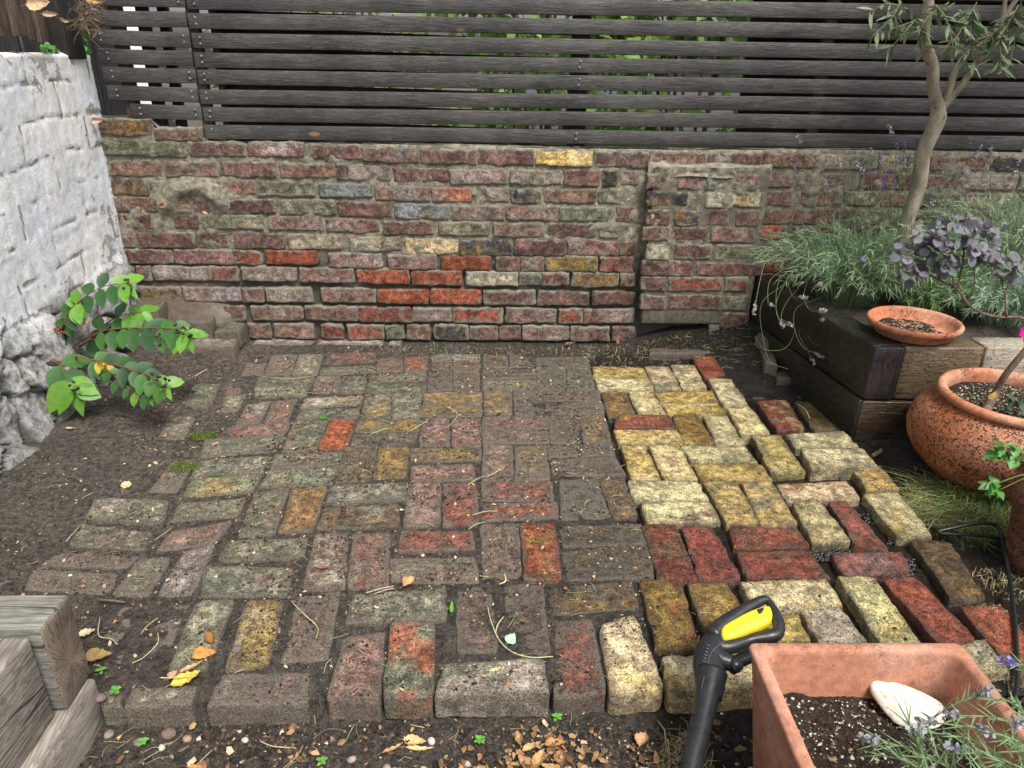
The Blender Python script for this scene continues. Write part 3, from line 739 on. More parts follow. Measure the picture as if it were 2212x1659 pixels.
for ln in WB.strip().split('\n'):
    a = ln.split(); z0, z1 = int(a[0])/1000, int(a[1])/1000; last = None
    items = []
    for it in a[2:]:
        c = it[-1]; x0, x1 = map(int, it[:-1].split(',')); items.append((x0/1000, x1/1000, c))
    # rubble end at the left and the run behind the lavender, filled with the same sizes
    x = items[0][0]-.015
    while x > -1.62:
        L = rw.choice([.12, .2, .22]); items.insert(0, (x-L, x, rw.choice('MKGBM'))); x -= L+.015
    x = items[-1][1]+.015
    while x < 3.2:
        L = rw.choice([.11, .225, .225]); items.append((x, x+L, rw.choice('KMKGCR'))); x += L+.015
    for x0, x1, c in items:
        sd_ += 1; ip = PIER[0]-.02 < (x0+x1)/2 < PIER[1]+.02 and z1 < .78
        if ip and z0 < .1 and (x0+x1)/2 < .93: continue
        if ip and z0 < .05: continue
        wall_brick(pier if ip else main, max(x0, -1.7), x1, z0, z1, c, WY-.058 if ip else WY-.004-.008*ss(.42, .30, z0), sd_)
# raised left end of the wall
for x0, x1, z0, z1, c in [(-1.385, -1.20, .845, .893, 'K'), (-1.60, -1.40, .862, .925, 'B'), (-1.58, -1.42, .79, .845, 'G')]:
    sd_ += 1; wall_brick(main, x0, x1, z0-.0, z1, c, WY-.006, sd_)
main.build('brickwork', M_WALL, wall); pier.build('pier', M_WALL, wall)
def mortar_sheet(x0, x1, z0, z1, y, nm, st=.008, top=None, pierq=False):
    xs = np.arange(x0, x1+st, st); zs = np.arange(z0, z1+st, st); X, Z = np.meshgrid(xs, zs)
    P = np.stack([X, np.zeros_like(X), Z], -1)
    sm = ss(.30, .48, Z)                                   # upper courses smeared, lower ones raked out
    yy = y+.006-.002*sm+.010*(1-sm)+.005*fbm(P, 9, 4, 40)+.006*fbm(P, 45, 4, 41)
    patch = ss(.22, .5, fbm(P, 7.5, 5, 44, .6)+.16*ss(-1.0, -1.3, X)*ss(.25, .4, Z)+(.05 if pierq else 0))
    yy = yy-patch*sm*.0115
    if not pierq:
        # the mud-caked foot at the left, where the courses dissolve in rubble
        foot = ss(.42, .1, Z)*ss(-1.05, -1.35, X); yy = yy-foot*(.03+.06*ss(.25, 0, Z))-foot*.02*fbm(P, 8, 4, 50)
        # clay arch dug out by an old root
        dx, dz = (X+1.275)/.125, (Z-.60)/.10; rr = np.hypot(dx, dz); yy = yy-.032*np.exp(-((rr-.85)/.32)**2)*ss(-.5, .2, dz)
    Zt = Z
    if top is not None:
        tz = top(X); Zt = np.minimum(Z, tz+.004*fbm(P, 20, 3, 60)); yy = yy+.02*ss(.006, .0, tz-Z)
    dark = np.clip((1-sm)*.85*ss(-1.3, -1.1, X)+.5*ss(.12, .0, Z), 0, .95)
    whit = ss(.2, .45, fbm(P, 9, 4, 61))*ss(.42, .3, Z)*.35*ss(.02, .08, Z)
    brn = ss(-1.1, -1.35, X)*ss(.6, .3, Z)*.9
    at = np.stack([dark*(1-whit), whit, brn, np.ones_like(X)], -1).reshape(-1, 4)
    m = MB(); V = np.stack([X, yy, Zt], -1).reshape(-1, 3); m.add(V, grid_faces(len(xs), len(zs)), misc=at)
    return m
def walltop(x): return .858+.036*ss(-1.19, -1.21, x)+.05*ss(-1.385, -1.40, x)-.004*np.sin(x*3)
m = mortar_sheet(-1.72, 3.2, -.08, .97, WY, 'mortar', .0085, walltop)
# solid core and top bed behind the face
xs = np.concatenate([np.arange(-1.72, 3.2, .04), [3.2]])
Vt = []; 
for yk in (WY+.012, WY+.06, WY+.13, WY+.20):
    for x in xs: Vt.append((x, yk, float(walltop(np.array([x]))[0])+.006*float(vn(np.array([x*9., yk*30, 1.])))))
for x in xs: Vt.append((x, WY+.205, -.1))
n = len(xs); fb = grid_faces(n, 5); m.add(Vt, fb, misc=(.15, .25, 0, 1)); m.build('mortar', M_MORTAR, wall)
# pier: mortar body proud of the wall, hanging clear of the ground on its left half
mp = mortar_sheet(PIER[0], PIER[1], .118, .79, WY-.054, 'pier_mortar', .008, None, True)
mpv = mp
b_, f_ = box(PIER[0], PIER[1]+.01, WY-.052, WY+.02, .120, .785, (4, 1, 6), .006); mpv.add(b_, f_, misc=(.55, .0, 0, 1))
b_, f_ = box(.93, PIER[1]+.01, WY-.050, WY+.02, .03, .119, (2, 1, 1), .006); mpv.add(b_, f_, misc=(.55, 0, 0, 1))
# sloping cement fillet over the pier
fx = np.arange(PIER[0]-.02, PIER[1]+.03, .01); fv = []
for t in np.linspace(0, 1, 9):
    for x in fx:
        e = math.sin(min(1, max(0, (x-PIER[0]+.02)/(PIER[1]-PIER[0]+.05)))*math.pi)**.45
        fv.append((x, WY-.012-.052*t*e+.004*math.sin(x*40), .80-.045*t**1.6-.022*t*(1-e)+.004*math.sin(x*23+t*3)))
mpv.add(fv, [q[::-1] for q in grid_faces(len(fx), 9)], misc=(0, .15, 0, 1))
mpv.build('pier_mortar', M_MORTAR, wall)
# pale footing stones showing at the foot of the wall
ft = MB()
for x0, x1 in ((-1.10, -.83), (-.82, -.52), (-.50, -.44)):
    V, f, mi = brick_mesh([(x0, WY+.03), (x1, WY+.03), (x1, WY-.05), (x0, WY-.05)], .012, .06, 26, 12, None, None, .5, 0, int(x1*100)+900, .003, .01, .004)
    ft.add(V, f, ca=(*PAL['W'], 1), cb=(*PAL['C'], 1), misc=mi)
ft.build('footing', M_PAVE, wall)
# fallen brick lumps at the left foot of the wall
tag_list = []
def loose_brick(pts, z, th, ca, cb, seed, label, name='broken_brick', cat='brick', dirt=.5, wet=.2, grp=None, nu=26, nv=16, am=.004):
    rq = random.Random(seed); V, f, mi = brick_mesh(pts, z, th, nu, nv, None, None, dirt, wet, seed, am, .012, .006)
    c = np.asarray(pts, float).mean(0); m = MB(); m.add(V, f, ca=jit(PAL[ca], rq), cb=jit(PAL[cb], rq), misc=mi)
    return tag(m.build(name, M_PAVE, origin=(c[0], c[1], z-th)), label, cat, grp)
loose_brick([(-1.44, 3.06), (-1.14, 3.04), (-1.12, 2.90), (-1.42, 2.89)], .058, .09, 'C', 'K', 301, 'flat pale stone slab caked in earth at the left foot of the brick wall', 'stone_slab', 'stone', .62)
loose_brick([(-1.42, 3.08), (-1.25, 3.09), (-1.24, 2.99), (-1.40, 2.99)], .135, .08, 'M', 'G', 302, 'earth-caked brick lump lying on the stone slab behind the green shrub', dirt=.8)
loose_brick([(-1.60, 3.07), (-1.45, 3.08), (-1.44, 2.96), (-1.59, 2.95)], .20, .2, 'B', 'K', 303, 'brown rubble brick wedged in the corner of the two walls', dirt=.8)
loose_brick([(-1.24, 3.08), (-1.13, 3.08), (-1.12, 2.98), (-1.23, 2.98)], .10, .08, 'G', 'B', 304, 'grey broken brick standing on the stone slab against the wall', dirt=.5)
# ================================================================== LEFT WHITEWASHED WALL
WX = -1.60
lw = empty('whitewashed_wall', (WX, 2, 0), 0, 'white painted old block wall with flaking patches and rubble foot on the left', 'wall')
ys = np.arange(.3, 3.14, .009); zs = np.arange(-.06, 1.185, .009); Y, Z = np.meshgrid(ys, zs)
P = np.stack([np.zeros_like(Y), Y, Z], -1)
zw = Z+.012*fbm(P, 2.5, 3, 70)+.010*fbm(P, 14, 3, 77)
jl = np.array([1.085, .965, .84, .72, .60, .47, .36])
dj = np.min(np.abs(zw[..., None]-jl+.010*np.sin(Y*7.)[..., None]*np.sin(jl*50)), -1); row = (zw[..., None] > jl).sum(-1)
yw = Y+.02*fbm(P, 5, 3, 72)
ph = (row*.37) % 1.; fy = ((yw/.42+ph) % 1.); dv = np.minimum(fy, 1-fy)*.42
base = ss(.40, .30, Z+.05*fbm(P, 5, 3, 73)+.0*Y)             # rubble zone
jd = np.exp(-(dj/.0065)**2)*ss(-.25, .1, fbm(P, 9, 4, 76)+.05); jv = np.exp(-(dv/.005)**2)*ss(-.2, .1, fbm(P, 8, 3, 75)+.10)
PW = P[..., [1, 2, 0]]+.05*np.stack([fbm(P, 9, 4, 91), fbm(P, 9, 4, 92), 0*Y], -1)
d1, d2, cid = worley(PW*np.array([1, 1.25, 1]), 6.2, 80)
crack = ss(.09, .0, d2-d1+.04*fbm(P, 30, 3, 83))
x = WX-.0035*jd-.0025*jv+.0045*fbm(P, 4, 4, 71)+.0014*fbm(P, 45, 4, 74)-.0018*ss(.05, .12, fbm(P, 8, 4, 86))
x = x+base*(.025+.045*ss(.35, 0., Z)+.042*(cid-.5)-.034*crack+.012*fbm(P, 15, 5, 81, .6)+.007*fbm(P, 60, 4, 82))
x = x+.012*ss(1.10, 1.09, Z)*0
x = x+.10*ss(.10, -.05, Z)+.03*ss(2.2, 1.6, Y)*ss(.6, .2, Z)
x = np.where(Z > 1.175, x-.02, x)
dirtj = np.clip(jd*.9+jv*1.+.35*ss(.55, .3, Z)+.35*ss(1.08, 1.16, Z)+.5*ss(.1, .4, fbm(P, 2.6, 4, 84)), 0, 1)
at = np.stack([dirtj, base, np.clip(base*crack*.85+.55*base*ss(.14, .0, Z), 0, 1), 1-np.clip(np.maximum(jd, jv)*(1-base), 0, 1)*ss(-.3, .2, fbm(P, 25, 3, 85))], -1).reshape(-1, 4)
m = MB(); m.add(np.stack([x, Y, Z], -1).reshape(-1, 3), [q for q in grid_faces(len(ys), len(zs))], misc=at)
m.build('rendered_face', M_WHITE, lw)
m = MB(); tv = []
for i, xx in enumerate([0, -.03, -.1, -.2, -.21]):
    for y_ in ys[::6]: tv.append((float(WX-.012+xx), y_, (1.178 if i < 4 else -.06)+.006*math.sin(y_*31+i)-.004*i))
m.add(tv, [q[::-1] for q in grid_faces(len(ys[::6]), 5)], misc=(.6, .5, 0, 1)); m.build('wall_top', M_WHITE, lw)
# ================================================================== SLATTED FENCE
fence = empty('slatted_fence', (0, WY+.03, .87), 0, 'dark stained horizontal slat fence standing on the brick wall', 'fence')
FY = WY+.018
def slat(mbk, x0, x1, z0, z1, y0, th, seed, tilt=0., dz0=0., dz1=0.):
    rq = random.Random(seed); n = max(2, int((x1-x0)/.12)); V, f = box(x0, x1, y0, y0+th, z0, z1, (n, 1, 1), .0022)
    V = V.copy(); t = (V[:, 0]-x0)/(x1-x0); a, b, c = rq.random(), rq.random(), rq.random()
    V[:, 2] += dz0*(1-t)+dz1*t+.0018*np.sin(t*5+a*9)*1.; V[:, 1] += .004*np.sin(t*(3+4*b)+c*9)+(V[:, 2]-z0)*.06*(b-.5)
    mbk.add(V, f)
SZ = [.922, .9905, 1.0575, 1.126, 1.190, 1.2555, 1.3235, 1.392, 1.46, 1.528, 1.596, 1.664, 1.732, 1.80]
L_, Rr, Bk, Scr = MB(), MB(), MB(), MB()
def screw(x, z):
    V, f = tube([(x, FY+.001, z), (x, FY-.0025, z)], .0042, 8); Scr.add(V, f)
for i, zt in enumerate(SZ):
    jx = -1.195+.002*(i % 2)
    slat(Rr, jx+.003, 3.3, zt-.0535, zt+.0005, FY, .019, 500+i, 0, 0, -.003)
    for dz in (.014, .036): screw(jx+.03+.006*rnd.random(), zt-dz); screw(.305+.005*rnd.random(), zt-dz)
    if i >= 1:
        xl = -1.475 if i == 1 else (-1.545-.004*i if i < 5 else -1.575)
        slat(L_, xl, jx-.002, zt-.0535+.004, zt+.0045, FY, .019, 520+i, 0, .004, 0)
        for dz in (.012, .034): screw(xl+.04, zt-dz+.005); screw(jx-.025, zt-dz+.003)
L_.build('short_slat_panel', M_SLAT, fence); Rr.build('long_slat_panel', M_SLAT, fence)
# second layer of boards on the neighbour's side, staggered so that they half fill the gaps
for i, zt in enumerate(SZ):
    g = zt-.0505-.008                                   # gap centre under this slat
    zc = CH+(g-CH)*(FY+.10)/FY
    slat(Bk, .98, 3.3, zc-.022-.004, zc+.028-.004, FY+.075, .018, 540+i, 0, -.020+.002*(i % 3), 0)
    if i < 7: slat(Bk, -1.14, .33, zc-.035, zc+.014, FY+.075, .018, 560+i, 0, .004, -.030+.003*(i % 3))
    elif i < 12: slat(Bk, -1.14, .33, zc-.035, zc+.014, FY+.075, .018, 560+i, 0, -.012, -.034)
Bk.build('rear_slat_panel', M_SLATB, fence)
Scr.build('screw', M_SCREW, fence)
for x0, x1, y0, mt, nm in [(.275, .345, FY+.021, M_POST, 'post'), (1.255, 1.30, FY+.021, M_OLDV, 'post'), (2.45, 2.52, FY+.021, M_POST, 'post'),
                           (-1.205, -1.165, FY+.021, M_OLDV, 'batten'), (-1.125, -1.105, FY+.04, M_OLDV, 'batten'), (-1.50, -1.455, FY+.021, M_OLDV, 'batten'), (-1.40, -1.36, FY+.03, M_POST, 'batten'), (-1.33, -1.295, FY+.06, M_POST, 'batten')]:
    V, f = box(x0, x1, y0, y0+.04, .85, 1.86, (1, 1, 4), .003); m = MB(); m.add(V, f); m.build(nm, mt, fence)

# ================================================================== OLD SIDE FENCE ON THE LEFT WALL
of = empty('old_board_fence', (-1.66, 2.4, 1.2), 0, 'old brown upright board fence with grey bottom rail on the white wall, top left', 'fence')
m = MB(); y = 1.2; k = 0
while y < 2.92:
    w_ = .055+.03*rnd.random(); zb = 1.196+.012*rnd.random() if y < 2.5 else 1.205+.03*rnd.random()
    V, f = box(-1.665+.010*rnd.random(), -1.645+.010*rnd.random(), y, y+w_-.004, zb, 1.95, (1, 1, 6), .003); V[:, 1] += (V[:, 2]-1.2)*.05*(rnd.random()-.5); m.add(V, f); y += w_; k += 1
m.build('board_panel', M_OLDV, of)
m = MB(); V, f = box(-1.64, -1.585, .9, 2.46, 1.180, 1.210, (1, 12, 1), .004); V[:, 2] += .004*np.sin(V[:, 1]*5); m.add(V, f); m.build('bottom_rail', M_OLDH, of)
V, f = box(-1.69, -1.60, 2.98, 3.10, 1.16, 1.9, (1, 1, 5), .006); m = MB(); V[:, 0] += .01*np.sin(V[:, 2]*7); m.add(V, f); m.build('corner_post', M_POST, of)

# ================================================================== LEAF / STEM TOOLS
def frame(d, up=(0, 0, 1)):
    d = np.asarray(d, float); d = d/(np.linalg.norm(d)+1e-9); up = np.asarray(up, float); s_ = np.cross(d, up)
    if np.linalg.norm(s_) < 1e-3: s_ = np.cross(d, (1, 0, .1))
    s_ /= np.linalg.norm(s_); return d, s_, np.cross(s_, d)
SH = {'oval': [0, .62, .95, 1., .86, .55, 0], 'lance': [0, .55, .9, 1., .8, .45, 0], 'round': [0, .8, 1.05, 1.1, 1.02, .72, 0], 'egg': [0, .85, 1.05, .95, .72, .42, 0]}
def leaf(mbk, p, d, L, W, c, up=(0, 0, 1), fold=.18, droop=.25, shape='oval', seg=1):
    d, s_, u = frame(d, up); p = np.asarray(p, float); prof = SH[shape]; n = len(prof); V = []
    for i, w_ in enumerate(prof):
        t = i/(n-1); mid = p+d*L*t-np.array([0, 0, 1.])*droop*L*t*t
        V += [mid-s_*W/2*w_+u*fold*W*w_, mid, mid+s_*W/2*w_+u*fold*W*w_]
    f = []
    for i in range(n-1):
        a = 3*i; f += [(a, a+1, a+4, a+3), (a+1, a+2, a+5, a+4)]
    mbk.add(V, f, col=c)
def jc(c, a=.18, r=rnd):
    f = 1+(r.random()-.5)*2*a; return (c[0]*f*(1+(r.random()-.5)*a), c[1]*f, c[2]*f*(1+(r.random()-.5)*a), 1)
def blade(mbk, pts, w_, c, up=(0, 0, 1)):
    P = np.asarray(pts, float); n = len(P); T = np.gradient(P, axis=0); V = []
    side = np.cross(T, np.asarray(up)+.01); side /= np.linalg.norm(side, axis=1)[:, None]+1e-9
    for i in range(n):
        ww = w_*(1-(i/(n-1))**2*.85)/2; V += [P[i]-side[i]*ww, P[i]+side[i]*ww]
    mbk.add(V, [(2*i, 2*i+1, 2*i+3, 2*i+2) for i in range(n-1)], col=c)
def rv():
    v = RS.normal(size=3); return v/np.linalg.norm(v)

# ================================================================== NEIGHBOUR'S GARDEN BEHIND THE FENCE
def bush(name, cx, cy, z0, z1, rx, ry, n, L, c, label, shape='oval', bl=.35):
    root = empty(name, (cx, cy, .02), 0, label, 'shrub', 'shrubs in the garden behind the fence')
    m = MB(); st = MB()
    for i in range(14):
        a = rnd.random()*6.28; q = rnd.random()**.5; e = np.array([cx+rx*q*math.cos(a)*.8, cy+ry*q*math.sin(a)*.8, z0+(z1-z0)*(.5+.5*rnd.random())])
        V, f = tube(smooth_path([(cx+.05*math.cos(a), cy+.05*math.sin(a), 0), ((cx+e[0])/2+.05, (cy+e[1])/2, e[2]*.55), e], 4), np.linspace(.014, .004, 9), 5); st.add(V, f)
    cl = [(cx+rx*(rnd.random()*2-1), cy+ry*(rnd.random()*2-1), z0+(z1-z0)*rnd.random(), .10+.14*rnd.random(), rnd.random()) for _ in range(40)]
    for i in range(n):
        k = cl[rnd.randrange(40)]; v = rv(); p = np.array(k[:3])+v*k[3]*(.5+.5*rnd.random())
        d = rv()*.7+v; d[2] -= .2; cc = jc(c, .25); g_ = .65+.6*k[4]; cc = (cc[0]*g_, cc[1]*g_, cc[2]*g_, 1)
        leaf(m, p, d, L*(.6+.7*rnd.random()), L*.5*(.7+.5*rnd.random()), cc, rv()+np.array([0, 0, 1.2]), .15, .3, shape)
    m.build('foliage', M_LEAF, root); st.build('stems', M_STEM, root); return root
bush('garden_shrub', .15, 3.75, .3, 1.95, .42, .25, 1500, .10, (.30, .48, .11), 'bright green broad-leaved shrub left of the fence post, behind the middle of the slats')
bush('garden_shrub', .85, 3.80, .3, 1.95, .42, .25, 1500, .12, (.30, .48, .13), 'pale green large-leaved shrub right of the black post, seen through the slats')
bush('garden_shrub', -.75, 3.95, .5, 1.95, .42, .25, 1300, .07, (.32, .46, .11), 'small-leaved green shrub seen through the gaps in the left half of the fence')
bush('garden_shrub', 1.9, 4.2, .4, 2.0, .6, .3, 1400, .11, (.18, .32, .08), 'tall green shrub behind the right end of the slatted fence')
bush('garden_shrub', -1.3, 4.3, .2, 1.35, .3, .2, 500, .05, (.20, .30, .09), 'low sparse shrub behind the short slats in the left corner')
# buddleia flower
fl = MB(); c0 = PY(1403, 100, 3.42)
for i in range(160):
    t = rnd.random(); p = c0+np.array([(t-.5)*.10, 0, .02*(rnd.random()-.5)])+rv()*.014; leaf(fl, p, rv(), .008, .006, jc((.42, .30, .62)), shape='round')
tag(fl.build('purple_flower_spike', M_DULL), 'small lilac flower spike seen in a gap between the slats right of the post', 'flower')
# pale neighbour wall glimpsed behind the short slats
m = MB(); V, f = box(-2.30, -2.13, 4.8, 4.9, 0, 1.5, (2, 1, 2), .01); m.add(V, f); tag(m.build('white_garden_wall', mat_plain('white_paint', (.8, .8, .78), .7)), 'low white wall glimpsed behind the short slats in the left corner', 'wall')

nf = MB()
for k in range(9):
    V, f = box(-2.55+.11*k, -2.45+.11*k, 3.75, 3.77, 0, 2.1, (1, 1, 3), .003); V[:, 1] += .02*(k % 2); nf.add(V, f) if k < 7 else None
tag(nf.build('dark_board_fence', M_POST), 'nearly black board fence glimpsed behind the short slats', 'fence')
# ivy on top of the white wall + crumpled leaves caught in the corner
iv = MB(); ivs = MB()
for u, v in [(95, 108), (103, 112), (110, 106), (118, 113), (150, 104), (160, 110), (168, 105), (176, 110), (183, 103), (187, 112), (186, 72), (183, 60)]:
    p = PX(u, v, -1.62); 
    for k in range(3): leaf(iv, p+rv()*.012, rv()+np.array([.6, -.2, .1]), .028, .026, jc((.10, .24, .05)), (1, -.3, .6), .1, .1, 'egg')
V, f = tube(smooth_path([PX(90, 116, -1.63), PX(130, 112, -1.625), PX(185, 110, -1.62), PX(188, 60, -1.62)], 5), .0022, 5); ivs.add(V, f)
t_ = empty('ivy', PX(140, 115, -1.63), 0, 'sprigs of small green ivy growing on top of the white wall', 'plant'); 
iv.build('leaves', M_LEAF, t_); ivs.build('stem', M_STEM, t_)

# ================================================================== RAISED BED (RIGHT)
bed = empty('raised_bed', (1.24, 2.24, 0), 0, 'raised bed of dark wet railway sleepers holding lavender and an olive tree', 'raised bed')
def beam(p0, p1, th, z0, z1, mat, name, parent, side=1, n=14, bev=.006, amp=.003):
    """a sleeper from p0 to p1 (xy); its outer face lies on the line, body to the given side"""
    p0, p1 = np.array(p0, float), np.array(p1, float); L = np.linalg.norm(p1-p0); a = math.atan2(*(p1-p0)[::-1])
    V, f = box(0, L, 0, th*side, z0, z1, (n, 2, 3), bev) if side > 0 else box(0, L, -th, 0, z0, z1, (n, 2, 3), bev)
    V = V+amp*np.stack([fbm(V, 12, 3, 200), fbm(V, 12, 3, 201), fbm(V, 12, 3, 202)], -1)
    W = np.stack([p0[0]+V[:, 0]*math.cos(a)-V[:, 1]*math.sin(a), p0[1]+V[:, 0]*math.sin(a)+V[:, 1]*math.cos(a), V[:, 2]], -1)
    m = MB(); m.add(W, f); return m.build(name, mat, parent)
C0 = (1.232, 2.232); CB = (1.105, 3.08)
beam((C0[0], C0[1]+.0), CB, .10, .142, .338, M_SLDARK, 'sleeper', bed, -1, 20)
beam((C0[0]-.006, C0[1]-.006), (CB[0]-.006, CB[1]), .10, -.06, .139, M_SLDARK, 'sleeper', bed, -1, 20)
# end grain face of the side sleeper
m = MB(); V, f = box(C0[0]+.003, C0[0]+.101, C0[1]-.012, C0[1]+.05, .145, .334, (3, 1, 3), .004); m.add(V, f); m.build('sleeper_end', M_SLEND, bed)
xj = PY(2118, 800, 2.22)[0]
beam((C0[0]+.104, C0[1]-.008), (xj-.003, C0[1]-.012), .10, .144, .336, M_SLBROWN, 'sleeper', bed, 1, 10)
beam((xj+.004, C0[1]-.010), (3.2, C0[1]-.02), .10, .140, .338, M_SLPALE, 'sleeper', bed, 1, 16)
beam((C0[0]+.001, C0[1]-.014), (3.2, C0[1]-.024), .10, -.06, .138, M_SLWET, 'sleeper', bed, 1, 20)
bs = MB(); xs = np.arange(1.15, 3.2, .02); ys = np.arange(2.28, 3.1, .02); X, Y = np.meshgrid(xs, ys); X = np.maximum(X, 1.232-(Y-2.232)*.15+.05); Pn = np.stack([X, Y, 0*X], -1)
bs.add(np.stack([X, Y, .300+.012*fbm(Pn, 14, 4, 210)+.03*ss(2.9, 3.1, Y)], -1).reshape(-1, 3), grid_faces(len(xs), len(ys)), wet=(.3, .3, .3, 1)); bs.build('bed_soil', M_SOIL, bed)

# ================================================================== CORNER OF SLEEPERS (LOWER LEFT)
lb = empty('sleeper_corner', (-.9, .9, -.08), 0, 'weathered grey timber sleeper corner at the lower left, end grain cracked', 'raised bed')
m = MB(); V, f = box(-1.75, -.8135, 1.014, 1.108, .056, .252, (10, 2, 3), .004); V[:, 2] += .002*np.sin(V[:, 0]*20); m.add(V, f); m.build('sleeper', M_GREYX, lb)
m = MB(); V, f = box(-.815, -.8105, 1.0165, 1.1055, .0585, .2495, (1, 4, 6), .002); m.add(V, f); m.build('sleeper_end', M_ENDG, lb)
m = MB(); V, f = box(-.935, -.826, .2, 1.006, .054, .246, (2, 14, 3), .006); V[:, 2] -= .012*ss(1., .7, V[:, 1])*0; m.add(V, f); m.build('sleeper', M_GREYY, lb)
m = MB(); V, f = box(-.91, -.800, .2, 1.100, -.14, .053, (2, 14, 3), .007); V[:, 0] += .003*fbm(V, 9, 3, 215); m.add(V, f); m.build('sleeper', M_GREYY, lb)
m = MB(); V, f = box(-1.75, -.905, 1.02, 1.10, -.14, .053, (6, 1, 2), .006); m.add(V, f); m.build('sleeper', M_GREYX, lb)
m = MB(); xs = np.linspace(-1.75, -.95, 30); ys = np.linspace(.2, 1.01, 30); X, Y = np.meshgrid(xs, ys); m.add(np.stack([X, Y, .19+.01*np.sin(X*20)*np.sin(Y*17)], -1).reshape(-1, 3), grid_faces(30, 30), wet=(.1, .1, .1, 1)); m.build('bed_soil', M_SOIL, lb)

# ================================================================== POTS
def soil_disc(cx, cy, r_, z, name, parent, mat=M_COMPOST, amp=.008):
    V = [(cx, cy, z+.004)]; f = []; nr, na = 14, 48
    for i in range(1, nr+1):
        for j in range(na):
            a = 6.2832*j/na; rr = r_*i/nr; V.append((cx+rr*math.cos(a), cy+rr*math.sin(a), z))
    V = np.array(V); V[:, 2] += amp*fbm(V*[1, 1, 0], 30, 4, 220)
    for j in range(na): f.append((0, 1+j, 1+(j+1) % na))
    for i in range(nr-1):
        for j in range(na): a = 1+i*na+j; b = 1+i*na+(j+1) % na; f.append((a, a+na, b+na, b))
    m = MB(); m.add(V, f, wet=(.3, .3, .3, 1)); return m.build(name, mat, parent)
px, py = 1.548, 1.965
pot = empty('round_terracotta_pot', (px, py, 0), 0, 'large round-bellied terracotta pot splashed with black mud beside the raised bed', 'plant pot')
prof = [(.02, .0), (.160, .0), (.168, .006), (.170, .014), (.176, .020), (.205, .040), (.236, .072), (.257, .108), (.266, .145), (.262, .180), (.247, .212), (.226, .236), (.204, .252), (.190, .262), (.188, .268)]
V, f = lathe(prof, 72, px, py, .004); m = MB(); m.add(V, f); m.build('body', M_TERRAD, pot)
prof = [(.188, .262), (.200, .263), (.207, .270), (.208, .280), (.202, .288), (.192, .290), (.183, .284), (.178, .268), (.182, .24), (.19, .20)]
V, f = lathe(prof, 72, px, py, .004); m = MB(); m.add(V, f); m.build('rim', M_TERRA, pot)
soil_disc(px, py, .186, .246, 'soil', pot)
rx_, ry_ = 1.425, 1.545
rp = empty('ribbed_terracotta_pot', (rx_, ry_, 0), 0, 'small dark ribbed terracotta pot at the right edge with a green seedling', 'plant pot')
prof = [(.02, -.02), (.080, -.02), (.084, .02), (.100, .17), (.106, .176), (.112, .186), (.106, .194), (.110, .20), (.112, .212), (.107, .220), (.110, .232), (.114, .242), (.110, .252), (.112, .262), (.116, .275), (.114, .286), (.106, .290), (.099, .282), (.097, .25), (.092, .22)]
V, f = lathe(prof, 60, rx_, ry_); m = MB(); m.add(V, f); m.build('body', M_TERRAR, rp); soil_disc(rx_, ry_, .095, .255, 'soil', rp)
# saucer on the bed
sx, sy, sz = 1.415, 2.345, .339
sa = empty('terracotta_saucer', (sx, sy, sz), 0, 'round terracotta saucer with wet soil and litter, standing on the sleeper corner', 'saucer')
prof = [(.01, sz), (.112, sz), (.120, sz+.004), (.138, sz+.030), (.145, sz+.032), (.149, sz+.038), (.150, sz+.048), (.145, sz+.053), (.137, sz+.051), (.132, sz+.040), (.118, sz+.014), (.108, sz+.010), (.01, sz+.010)]
V, f = lathe(prof, 72, sx, sy, .004); m = MB(); m.add(V, f); m.build('dish', M_TERRA, sa)
o_ = soil_disc(sx-.005, sy+.012, .104, sz+.013, 'wet_soil', sa, M_COMPOST, .012)
# rectangular planter, front right
tr = empty('rectangular_planter', (.62, .75, -.07), 0, 'rectangular dusty terracotta trough with dark soil, front right', 'planter')
def rrect(x0, x1, y0, y1, r_, z, n=8):
    o = []
    for (cx, cy, a0) in ((x1-r_, y1-r_, 0), (x0+r_, y1-r_, 90), (x0+r_, y0+r_, 180), (x1-r_, y0+r_, 270)):
        for k in range(n+1): a = R(a0+90*k/n); o.append((cx+r_*math.cos(a), cy+r_*math.sin(a), z))
    return o
PLx0, PLx1, PLy0, PLy1 = .441, .822, .40, .985
levels = []
def lv(inset, z, r_): levels.append(rrect(PLx0+inset, PLx1-inset, PLy0+inset, PLy1-inset, r_, z))
for ins, z, r_ in [(.045, -.065, .012), (.040, -.06, .014), (.012, .18, .014), (.004, .238, .014), (.0, .246, .012), (.001, .251, .012), (.004, .2535, .012), (.010, .255, .014), (.019, .2545, .020), (.0225, .251, .024), (.0235, .244, .026), (.034, .15, .03), (.04, .10, .03)]:
    lv(ins, z, r_)
levels.insert(0, rrect(.60, .62, .7, .72, .005, -.065))
n = len(levels[0]); V = np.array([p for l in levels for p in l]); f = []
V = V+.0012*np.stack([fbm(V, 10, 3, 230), fbm(V, 10, 3, 231), fbm(V, 10, 3, 232)], -1)
for i in range(len(levels)-1):
    for j in range(n): a = i*n+j; b = i*n+(j+1) % n; f.append((a, b, b+n, a+n))
m = MB(); m.add(V, f); m.build('trough', M_TERRAP, tr)
xs = np.linspace(PLx0+.02, PLx1-.02, 110); ys = np.linspace(PLy0+.02, PLy1-.02, 150); X, Y = np.meshgrid(xs, ys); Pn = np.stack([X, Y, 0*X], -1)
hz = .160+.010*fbm(Pn, 22, 4, 233)+.005*fbm(Pn, 90, 3, 234)+.014*ss(PLx0+.12, PLx0+.02, X)*ss(.8, .97, Y)-.015*ss(.6, .75, X)
xin = .0
